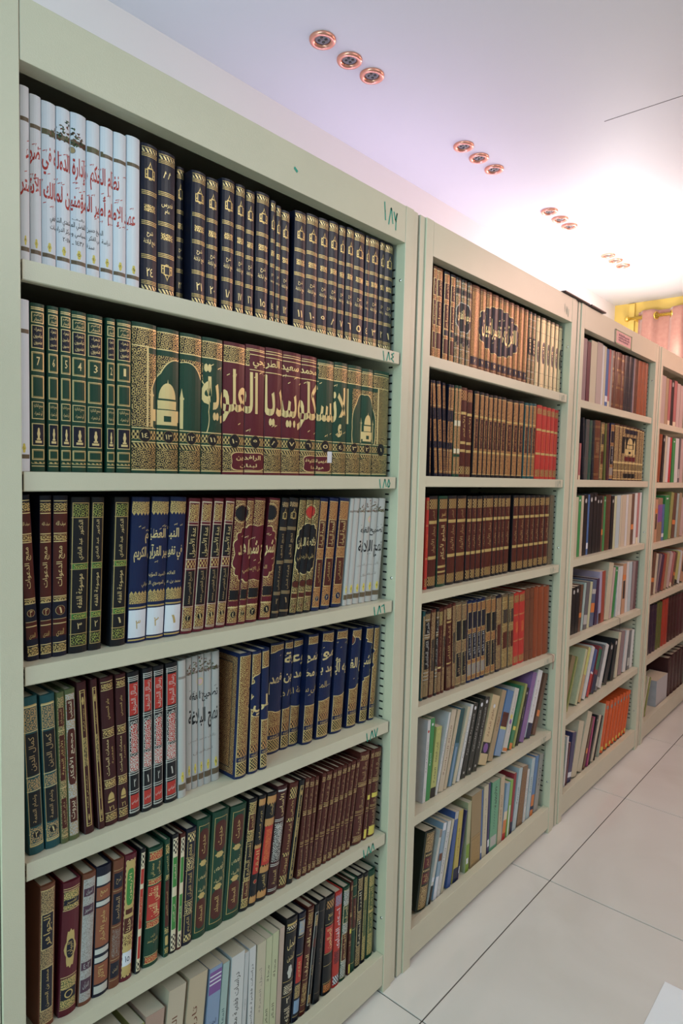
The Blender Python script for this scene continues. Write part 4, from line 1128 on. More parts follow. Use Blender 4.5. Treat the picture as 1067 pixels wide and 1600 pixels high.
def expand(el, u0, u1, h, num, lay):
    """one design element -> list of (polygon or ('T', ...), colour, colour2, pattern, layer)"""
    k = el[0]; w = u1 - u0; uc = (u0 + u1) / 2; V = lambda x: x * h
    def P(polys, c, c2=None, pat=0): return [(p, col(c), col(c2 or c), pat, lay) for p in polys]
    if k == 'bar':
        ins = (el[4] if len(el) > 4 else 0.0) * w
        return P(rect(u0 + ins, u1 - ins, V(el[1]), V(el[2])), el[3])
    if k == 'orn':
        ins = (el[6] if len(el) > 6 else 0.06) * w
        return P(rect(u0 + ins, u1 - ins, V(el[1]), V(el[2])), el[3], el[4], el[5])
    if k == 'rules':
        q = []
        for v in el[1]: q += P(rect(u0 + .02 * w, u1 - .02 * w, V(v), V(v) + (el[3] if len(el) > 3 else .0011)), el[2])
        return q
    if k == 'frame':
        ins = el[4] * w
        return P(frame(u0 + ins, u1 - ins, V(el[1]), V(el[2]), el[5] if len(el) > 5 else .0011), el[3])
    if k == 't':   # v0 v1 text colour rotated width centre
        s = el[3].replace('{n}', num); wf = el[6] if len(el) > 6 else .8; c0 = uc + (el[7] * w if len(el) > 7 else 0)
        return [(('T', s, c0 - wf * w / 2, c0 + wf * w / 2, V(el[1]), V(el[2]), el[5] if len(el) > 5 else 0), col(el[4]), col(el[4]), 0, lay)]
    if k == 'disc':
        r = el[2] * w / 2; q = P(disc(uc, V(el[1]), r, r), el[3])
        if len(el) > 4: q += P(ringp(uc, V(el[1]), r, r, .001), el[4])
        return q
    if k == 'emb': return P(shrine(uc - el[4] * w / 2, uc + el[4] * w / 2, V(el[1]), V(el[2]), len(el) > 5), el[3])
    if k == 'dome': return P(domep(uc - el[4] * w / 2, uc + el[4] * w / 2, V(el[1]), V(el[2])), el[3])
    if k == 'med':
        ru, rv = el[4] * w / 2, V(el[2]); return P(lozenge(uc, V(el[1]), ru, rv), el[3])
    if k == 'cart':
        pts = cloudpts(uc, V((el[1] + el[2]) / 2), el[4] * w / 2, V((el[2] - el[1]) / 2), el[6] if len(el) > 6 else 0, el[7] if len(el) > 7 else 0, 40, el[5] if len(el) > 5 else 5)
        return P(fan(pts, (uc, V((el[1] + el[2]) / 2))), el[3])
    if k == 'zig':
        v0, v1, n = V(el[1]), V(el[2]), el[5] if len(el) > 5 else 6
        q = P(rect(u0, u1, v0, v1), el[3], el[6] if len(el) > 6 else None, el[7] if len(el) > 7 else 0)
        for i in range(n):
            a, b = u0 + w * i / n, u0 + w * (i + 1) / n; t = (b - a) * .8
            q += P([[(a, v1), (b, v1), ((a + b) / 2, v1 + t)]] if el[4] > 0 else [[(b, v0), (a, v0), ((a + b) / 2, v0 - t)]], el[3])
        return q
    # art across a set: fractions of the set's width
    U = lambda x: u0 + x * w
    if k == 'Acloud':
        pts = cloudpts(U((el[1] + el[2]) / 2), V((el[3] + el[4]) / 2), (el[2] - el[1]) * w / 2, V((el[4] - el[3]) / 2), el[7] if len(el) > 7 else 14, el[8] if len(el) > 8 else .07, 96, el[9] if len(el) > 9 else 2.6)
        c0 = (U((el[1] + el[2]) / 2), V((el[3] + el[4]) / 2)); q = []
        if el[6]:
            e2 = [(c0[0] + (x - c0[0]) + math.copysign(.0016, x - c0[0]), c0[1] + (y - c0[1]) + math.copysign(.0016, y - c0[1])) for x, y in pts]
            q = [(p, col(el[6]), col(el[6]), 0, lay) for p in fan(e2, c0)]
        return q + [(p, col(el[5]), col(el[5]), 0, lay + 1) for p in fan(pts, c0)]
    if k == 'At': return [(('T', el[5], U(el[1]), U(el[2]), V(el[3]), V(el[4]), 0, 3.0), col(el[6]), col(el[6]), 0, lay)]
    if k == 'Aticks': return P(ticks(U(el[1]), U(el[2]), V(el[3]), V(el[4]), el[6], el[7]), el[5])
    if k == 'Arect': return P(rect(U(el[1]), U(el[2]), V(el[3]), V(el[4])), el[5], el[6] if len(el) > 6 else None, el[7] if len(el) > 7 else 0)
    if k == 'Amosq': return P(mosque(U(el[1]), U(el[2]), V(el[3]), V(el[4])), el[5])
    if k == 'Adisc': return P(disc(U(el[1]), V(el[2]), el[3], el[3], 24), el[4]) + (P(ringp(U(el[1]), V(el[2]), el[3] * 1.25, el[3] * 1.25, .0012, 24), el[5]) if len(el) > 5 else [])
    if k == 'Aflora':
        r = random.Random(5); q = []
        for i in range(130):
            f = r.random(); u = U(el[1] + (el[2] - el[1]) * f); v = V(el[3]) + V(el[4] - el[3]) * r.random() ** 1.5 * (1 - abs(2 * f - 1)) ** .6
            s = .0029; a = r.uniform(0, 6.28); pts = [(u + s * math.cos(a), v + s * math.sin(a)), (u + s * .5 * math.cos(a + 1.9), v + s * .5 * math.sin(a + 1.9)), (u + s * math.cos(a + 3.14), v + s * math.sin(a + 3.14)), (u + s * .5 * math.cos(a + 5.04), v + s * .5 * math.sin(a + 5.04))]
            q += P([pts], r.choice(el[5]))
        return q
    raise ValueError(k)

def clip_u(poly, a, b):
    for lim, sg in ((a, 1), (b, -1)):
        out = []; n = len(poly)
        for i in range(n):
            p, q = poly[i], poly[(i + 1) % n]
            dp, dq = (p[0] - lim) * sg, (q[0] - lim) * sg
            if dp >= 0: out.append(p)
            if (dp >= 0) != (dq >= 0):
                t = dp / (dp - dq); out.append((lim, p[1] + t * (q[1] - p[1])))
        poly = out
        if len(poly) < 3: return []
    return poly

def text_polys(t):
    _, s, u0, u1, v0, v1, rot = t[:7]; mx = t[7] if len(t) > 7 else 2.3
    vs, tr, asp = GLYPH[s]
    bw, bh = (v1 - v0, u1 - u0) if rot else (u1 - u0, v1 - v0)
    # fill the box, stretching at most mx times
    tw, th = bw, bh
    if tw / th > asp * mx: tw = th * asp * mx
    if tw / th < asp / mx: th = tw / asp * mx
    cu, cv = (u0 + u1) / 2, (v0 + v1) / 2
    if rot: pts = [(cu - (y - .5) * th, cv + (x - .5) * tw) for x, y in vs]
    else: pts = [(cu + (x - .5) * tw, cv + (y - .5) * th) for x, y in vs]
    return [[pts[i] for i in q] for q in tr]

# ------------------------------------------------------------------ book bodies
def body(w, h, d, hard, c_, n):
    """cover and page block around a spine that bulges towards -y"""
    bul = min(.0045, .14 * w) if hard else .0004
    t = .0026 if hard else .0005
    t = min(t, w * .16)
    arc = [(-w / 2 + w * i / n, bul * (2 * i / n - 1) ** 2) for i in range(n + 1)]
    outer = [(-w / 2, d)] + arc + [(w / 2, d)]
    inner = [(-w / 2 + t, d), (-w / 2 + t, bul + t), (w / 2 - t, bul + t), (w / 2 - t, d)]
    no, vs = len(outer), []
    for z in (0, h): vs += [(x, y, z) for x, y in outer] + [(x, y, z) for x, y in inner]
    s = no + 4; fs = []; sm = []
    for i in range(no - 1): fs.append((i, i + 1, s + i + 1, s + i)); sm.append(hard and 1 <= i < no - 2)
    for i in range(3): fs.append((no + i + 1, no + i, s + no + i, s + no + i + 1)); sm.append(False)
    for z in (0, s):
        a = [(0, no, no + 1, 1), (no - 1, no - 2, no + 2, no + 3), tuple([1, no + 1, no + 2] + list(range(no - 2, 1, -1)))]
        for q in a:
            q = tuple(x + z for x in q); fs.append(q if z else tuple(reversed(q))); sm.append(False)
    fs += [(0, s, s + no, no), (no - 1, no + 3, s + no + 3, s + no - 1)]; sm += [False, False]
    me = bpy.data.meshes.new('cover'); me.from_pydata(vs, [], fs); me.materials.append(M_COVER)
    me.polygons.foreach_set('use_smooth', sm)
    at = me.color_attributes.new('Col', 'FLOAT_COLOR', 'POINT')
    c4 = list(c_[:3]) + [1.0]; at.data.foreach_set('color', c4 * len(vs))
    me.update()
    ip = .003 if hard else .0004
    g = Geo().box(-w / 2 + t, w / 2 - t, bul + t, d - (.004 if hard else .0006), ip, h - ip)
    mp = bpy.data.meshes.new('page_block'); mp.from_pydata(g.v, [], g.f); mp.materials.append(M_PAPER); mp.update()
    return me, mp, bul

def print_mesh(prims, w, h, bul, n):
    vs, fs, c1, c2, pt, uvs = [], [], [], [], [], []
    e = .0006
    edges = [-w / 2 + w * i / n for i in range(n + 1)]
    def Y(u): 
        i = min(n - 1, max(0, int((u + w / 2) / w * n))); a, b = edges[i], edges[i + 1]
        ya, yb = bul * (2 * a / w) ** 2, bul * (2 * b / w) ** 2
        return ya + (yb - ya) * (u - a) / (b - a)
    for poly, a1, a2, pat, lay in prims:
        polys = text_polys(poly) if poly[0] == 'T' else [poly]
        off = .00025 + .00002 * min(lay, 90)
        for p in polys:
            lo, hi = min(q[0] for q in p), max(q[0] for q in p)
            if hi <= -w / 2 + e or lo >= w / 2 - e: continue
            for i in range(n):
                a, b = max(edges[i], -w / 2 + e), min(edges[i + 1], w / 2 - e)
                if hi <= a or lo >= b: continue
                q = p if (lo >= a and hi <= b) else clip_u(p, a, b)
                if len(q) < 3: continue
                k = len(vs)
                for u, v in q:
                    vs.append((u, Y(u) - off, min(max(v, 0), h))); uvs += [u, v, 0]
                m = len(q); fs.append(tuple(range(k, k + m)))
                c1 += list(a1) * m; c2 += list(a2) * m; pt += [pat] * m
    if not fs: return None
    me = bpy.data.meshes.new('spine_print'); me.from_pydata(vs, [], fs); me.materials.append(M_PRINT)
    me.color_attributes.new('Col', 'FLOAT_COLOR', 'POINT').data.foreach_set('color', c1)
    me.color_attributes.new('Col2', 'FLOAT_COLOR', 'POINT').data.foreach_set('color', c2)
    me.attributes.new('pat', 'FLOAT', 'POINT').data.foreach_set('value', [float(x) for x in pt])
    me.attributes.new('suv', 'FLOAT_VECTOR', 'POINT').data.foreach_set('vector', uvs)
    me.update(); return me

# ------------------------------------------------------------------ spine designs: (cover colour, look, elements)
G3 = lambda a, c='g': ('rules', [a, a + .011, a + .022], c, .0012)
NAVY = [('orn', .945, .97, 'n', 'G', 3, .04), ('rules', [.975, .937, .927, .917], 'g', .001), ('emb', .765, .885, 'g', .62), G3(.665), ('orn', .555, .60, 'g', 'n', 1, .16), G3(.465),
        ('t', .385, .425, 'شرح', 'G', 0, .4), ('t', .325, .372, 'نهج البلاغة', 'G', 0, .72), G3(.24), ('t', .12, .178, '{n}', 'G', 0, .42), ('rules', [.088, .078, .068, .026], 'g', .001), ('orn', .032, .06, 'n', 'G', 3, .04)]
NAVYB = [('orn', .945, .97, 'n', 'G', 3, .04), ('rules', [.975, .937, .927, .917], 'g', .001), ('t', .82, .87, '{n}', 'G', 0, .5), G3(.70), ('t', .62, .665, 'فهرس', 'G', 0, .66), ('t', .575, .61, 'عام', 'G', 0, .3), G3(.495),
         ('orn', .40, .445, 'g', 'n', 1, .16), G3(.28), ('emb', .12, .235, 'g', .66, 1), ('rules', [.088, .078, .068, .026], 'g', .001), ('orn', .032, .06, 'n', 'G', 3, .04)]
BANDW = [('bar', .806, .83, 'q'), ('bar', .075, .10, 'q'), ('med', .137, .033, 'y', .36), ('t', .127, .147, '{n}', 'k', 0, .14)]
GLAT = [('rules', [.972, .962, .047, .030], 'G', .0014), ('orn', .050, .058, 'g', 'e', 3, 0)]
GLAT += [('frame', a, b, 'G', .04, .0013) for a, b in ((.885, .948), (.735, .872), (.60, .715), (.44, .575), (.315, .42), (.155, .29), (.07, .135))]
GLAT += [('frame', a + .008, b - .008, 'g', .1, .0007) for a, b in ((.60, .715), (.44, .575), (.07, .135))]
GLAT += [('bar', .742, .865, 'n', .1), ('bar', .162, .283, 'n', .1), ('t', .920, .940, 'إبراهيم', 'G', 0, .6), ('t', .893, .915, 'النجار', 'G', 0, .6), ('t', .833, .858, 'شعراء', 'G', 0, .55), ('t', .792, .825, 'عباسيون', 'G', 0, .66), ('t', .750, .783, 'منسيون', 'G', 0, .6),
         ('t', .635, .685, '{n}', 'G', 0, .26), ('t', .378, .405, 'مجمع الذاكرة', 'G', 0, .66), ('t', .335, .365, 'أو شعراء', 'G', 0, .6), ('med', .228, .042, 'G', .26), ('bar', .172, .186, 'G', .26), ('bar', .19, .2, 'G', .36)]
ENC = [('bar', .205, .212, 'g'), ('bar', .275, .282, 'g'), ('orn', .212, .275, 'k', 'g', 2, 0), ('disc', .243, .52, 'k', 'g'), ('t', .228, .260, '{n}', 'G', 0, .3), ('orn', .165, .20, 'g', 'k', 3, 0), ('orn', .035, .158, 'k', 'g', 1, .02), ('rules', [.16, .03, .022, .966], 'G', .0013)]
SAYF = [('bar', .13, .915, 'd'), ('orn', .905, .955, 'g', 'k', 1, .02), ('rules', [.965, .89, .765, .715, .375, .345, .235, .205, .085, .028], 'G', .0016), ('t', .81, .845, 'سيف الله', 'G', 0, .7), ('orn', .725, .76, 'g', 'd', 1, .02), ('t', .44, .69, 'مهج الدعوات', 'G', 1, .62),
        ('orn', .352, .372, 'g', 'k', 1, .02), ('bar', .238, .345, 'n'), ('disc', .29, .72, 'd', 'G'), ('t', .27, .31, '{n}', 'G', 0, .24), ('t', .115, .185, 'الهدى', 'g', 0, .56), ('orn', .035, .08, 'g', 'k', 1, .02)]
DOK = [('frame', .045, .965, 'g', .05, .0012), ('orn', .875, .955, 'k', 'L', 1, .1), ('rules', [.868, .122, .575, .538, .255, .218], 'g', .0012), ('bar', .541, .574, 'E', .1), ('orn', .545, .57, 'L', 'k', 1, .16), ('bar', .221, .254, 'E', .1), ('orn', .225, .25, 'L', 'k', 1, .16),
       ('t', .76, .855, 'الدكتور', 'G', 1, .3), ('t', .60, .74, 'عبد الهادي', 'G', 1, .36), ('t', .29, .51, 'موسوعة الفقه', 'G', 1, .42), ('t', .155, .195, '{n}', 'G', 0, .26), ('orn', .055, .115, 'k', 'L', 1, .1)]
NABA = [('zig', .895, .968, 'g', -1, 5, 'q', 1), ('zig', .268, .335, 'g', 1, 5, 'q', 1), ('bar', .235, .246, 'g'), ('bar', .035, .225, 'w'), ('bar', .014, .024, 'g'), ('t', .095, .155, '{n}', 'g', 0, .28)]
UDDA = [('frame', .02, .975, 'c', .05, .001), ('orn', .83, .955, 'g', 'm', 1, .1), ('rules', [.965, .822, .80, .545, .475, .195, .03], 'c', .0011), ('bar', .555, .795, 'k', .1), ('t', .565, .785, 'عدة الأصول', 'G', 1, .62), ('orn', .485, .54, 'g', 'm', 2, .1), ('bar', .205, .465, 'k', .1),
        ('t', .215, .455, 'الشيخ الطوسي محمد', 'p', 1, .4), ('orn', .04, .19, 'g', 'm', 1, .1), ('disc', .115, .52, 'k', 'g'), ('t', .095, .135, '{n}', 'G', 0, .2)]
SHAR = [('orn', .02, .975, 'm', 'g', 1, .02), ('rules', [.975, .02], 'G'), ('bar', .20, .275, 'k', .06), ('bar', .135, .145, 'G'), ('bar', .15, .19, 'm', .04), ('orn', .03, .13, 'g', 'm', 1, .04), ('disc', .085, .56, 'k', 'G'), ('t', .068, .102, '{n}', 'G', 0, .22)]
EMBL = [('orn', .925, .965, 'p', 'k', 1, .06), ('emb', .82, .915, 'g', .6), ('rules', [.75, .74, .73, .47, .46, .45, .21, .20, .19, .05, .04], 'p', .0013), ('t', .50, .70, 'نهج الحق', 'p', 1, .4), ('t', .23, .43, 'العلامة الحلي', 'p', 1, .34), ('t', .115, .16, '{n}', 'p', 0, .3)]
KHUL = [('orn', .025, .975, 'k', 'g', 1, .03), ('frame', .02, .98, 'g', .01, .001), ('cart', .235, .285, 'd', .96), ('bar', .14, .18, 'd', .04), ('rules', [.183, .137], 'G'), ('disc', .075, .55, 'd', 'G'), ('t', .058, .092, '{n}', 'G', 0, .2)]
MAHJ = [('orn', .03, .97, 'a', 'b', 1, .04), ('bar', .555, .80, 'd', .1), ('frame', .55, .805, 'G', .08, .001), ('t', .57, .79, 'المحجة البيضاء', 'G', 1, .6), ('bar', .21, .455, 'd', .1), ('frame', .205, .46, 'G', .08, .001), ('t', .25, .42, 'الكاشاني', 'g', 1, .36), ('disc', .105, .5, 'B', 'G'), ('t', .09, .12, '{n}', 'G', 0, .2), ('rules', [.965, .03], 'G')]
GRW = [('bar', .868, .886, 'x'), ('bar', .055, .10, 'q'), ('med', .15, .045, 'y', .5), ('t', .137, .163, '{n}', 'k', 0, .18)]
KAMA = [('frame', .05, .95, 'g', .05, .001), ('rules', [.94, .935, .78, .495, .405, .13, .065, .055], 'G', .0013), ('orn', .79, .93, 'p', 't', 1, .09), ('bar', .505, .77, 'k', .08), ('t', .53, .75, 'كمال الدين', 'p', 1, .5), ('orn', .415, .485, 'p', 't', 1, .09), ('bar', .18, .40, 'k', .08), ('t', .20, .38, 'وتمام النعمة', 'p', 1, .4), ('orn', .075, .17, 'p', 't', 1, .09), ('disc', .125, .5, 'k'), ('t', .108, .142, '{n}', 'G', 0, .2)]
OLIV = [('orn', .03, .97, 'p', 'f', 1, .04), ('bar', .78, .90, 'd', .14), ('t', .79, .89, 'المجلد', 'p', 1, .4), ('bar', .42, .72, 'd', .14), ('t', .44, .70, 'الأذكار النبوية', 'g', 1, .5), ('bar', .10, .30, 'd', .14), ('t', .12, .28, 'دار الهدى', 'p', 1, .4), ('rules', [.75, .37, .05], 'G')]
MAJM = [('orn', .03, .97, 'h', 'p', 1, .05), ('bar', .80, .93, 'd', .12), ('t', .81, .92, 'المنتخب', 'c', 1, .5), ('cart', .37, .74, 'd', .84), ('t', .40, .71, 'مجمع الأفكار', 'c', 1, .6), ('bar', .12, .28, 'd', .14), ('t', .14, .26, 'بيروت', 'c', 1, .5)]
PLUM = [('frame', .05, .95, 'g', .18, .0014), ('frame', .065, .935, 'g', .24, .0009), ('med', .88, .03, 'g', .34), ('t', .68, .83, 'بحوث قرآنية', 'g', 1, .26), ('orn', .45, .64, 'i', 'g', 4, .3), ('t', .16, .40, 'دراسات في الحكمة', 'g', 1, .26), ('med', .11, .025, 'g', .2)]
MABA = [('orn', .925, .96, 'g', 'M', 1, .06), ('rules', [.97, .915, .655, .60, .31, .255, .085, .03], 'G', .0012), ('t', .72, .86, 'جابر الحسيني', 'g', 1, .34), ('orn', .61, .65, 'g', 'M', 1, .06), ('t', .34, .585, 'مهمات المباحث', 'G', 1, .30, -.16), ('t', .40, .54, 'الفقهية', 'g', 1, .2, .24), ('orn', .265, .305, 'g', 'M', 1, .06), ('dome', .155, .235, 'g', .5), ('t', .10, .13, '{n}', 'g', 0, .4), ('orn', .04, .078, 'g', 'M', 1, .06)]
RASA = [('rules', [.965, .952, .94, .69, .675, .305, .29, .175, .16, .045, .03], 's', .0014), ('frame', .025, .97, 's', .06, .0009), ('bar', .705, .925, 'r', .12), ('t', .715, .915, 'رسائل الشريف', 's', 1, .6), ('orn', .315, .665, 's', 'r', 1, .12), ('orn', .42, .665, 'k', 's', 1, .12), ('orn', .44, .64, 'r', 's', 1, .22), ('bar', .185, .28, 'k', .12), ('t', .205, .26, '{n}', 's', 0, .2), ('bar', .055, .15, 'r', .12), ('t', .065, .14, 'المرتضى', 's', 0, .6)]
MAWS = [('orn', .025, .975, 'b', 'g', 1, .05), ('frame', .02, .98, 'G', .02, .0011), ('orn', .18, .24, 'k', 'a', 2, .06), ('bar', .135, .17, 'B', .04), ('t', .14, .165, 'الفقه', 'g', 0, .6), ('orn', .035, .125, 'k', 'g', 5, .06), ('frame', .03, .13, 'G', .04, .001)]
def FR(c2, pans, cc='g', base=.03, pat=1, rot=1):
    """gilt field of ornament with plain panels (v0, v1, colour, lettering)"""
    e = [('orn', base, 1 - base, cc, c2, pat, .05), ('rules', [base, 1 - base - .004], 'G', .0012)]
    for p in pans:
        e += [('bar', p[0], p[1], p[2], .1), ('frame', p[0] - .006, p[1] + .006, 'G', .08, .0009)]
        if len(p) > 3 and p[3]: e.append(('t', p[0] + .012, p[1] - .012, p[3], p[4] if len(p) > 4 else 'G', p[5] if len(p) > 5 else rot, p[6] if len(p) > 6 else .5))
    return e
def LN(c, els, bands=(.92, .64, .36, .06)):
    """plain spine with double gilt rules at given heights"""
    return [('rules', [x for v in bands for x in (v, v + .012)], c, .0013)] + els
CAS = [('frame', .05, .95, 'g', .12, .001), ('cart', .66, .92, 'd', .68, 4, 6, .06), ('t', .71, .87, 'حديث', 'g', 1, .3), ('med', .63, .03, 'g', .6), ('t', .44, .585, 'قصص', 'G', 0, .52), ('t', .40, .60, 'القصص العربي', 'g', 1, .18, .34), ('t', .385, .43, 'الأنبياء', 'G', 0, .5), ('med', .355, .03, 'g', .6), ('cart', .08, .33, 'd', .68, 4, 6, .06), ('t', .13, .27, 'المجلد', 'g', 1, .3)]
MAR = [('orn', .925, .965, 'p', 'd', 1, .08), ('rules', [.915, .67, .655, .63, .36, .345, .32, .085, .03], 'g', .0011), ('t', .69, .89, 'وسائل الشيعة', 'p', 1, .5), ('orn', .635, .652, 'p', 'd', 1, .08), ('t', .38, .61, 'تحصيل مسائل', 'p', 1, .42), ('t', .11, .30, 'الشريعة', 'p', 1, .42), ('orn', .04, .08, 'p', 'd', 1, .08)]
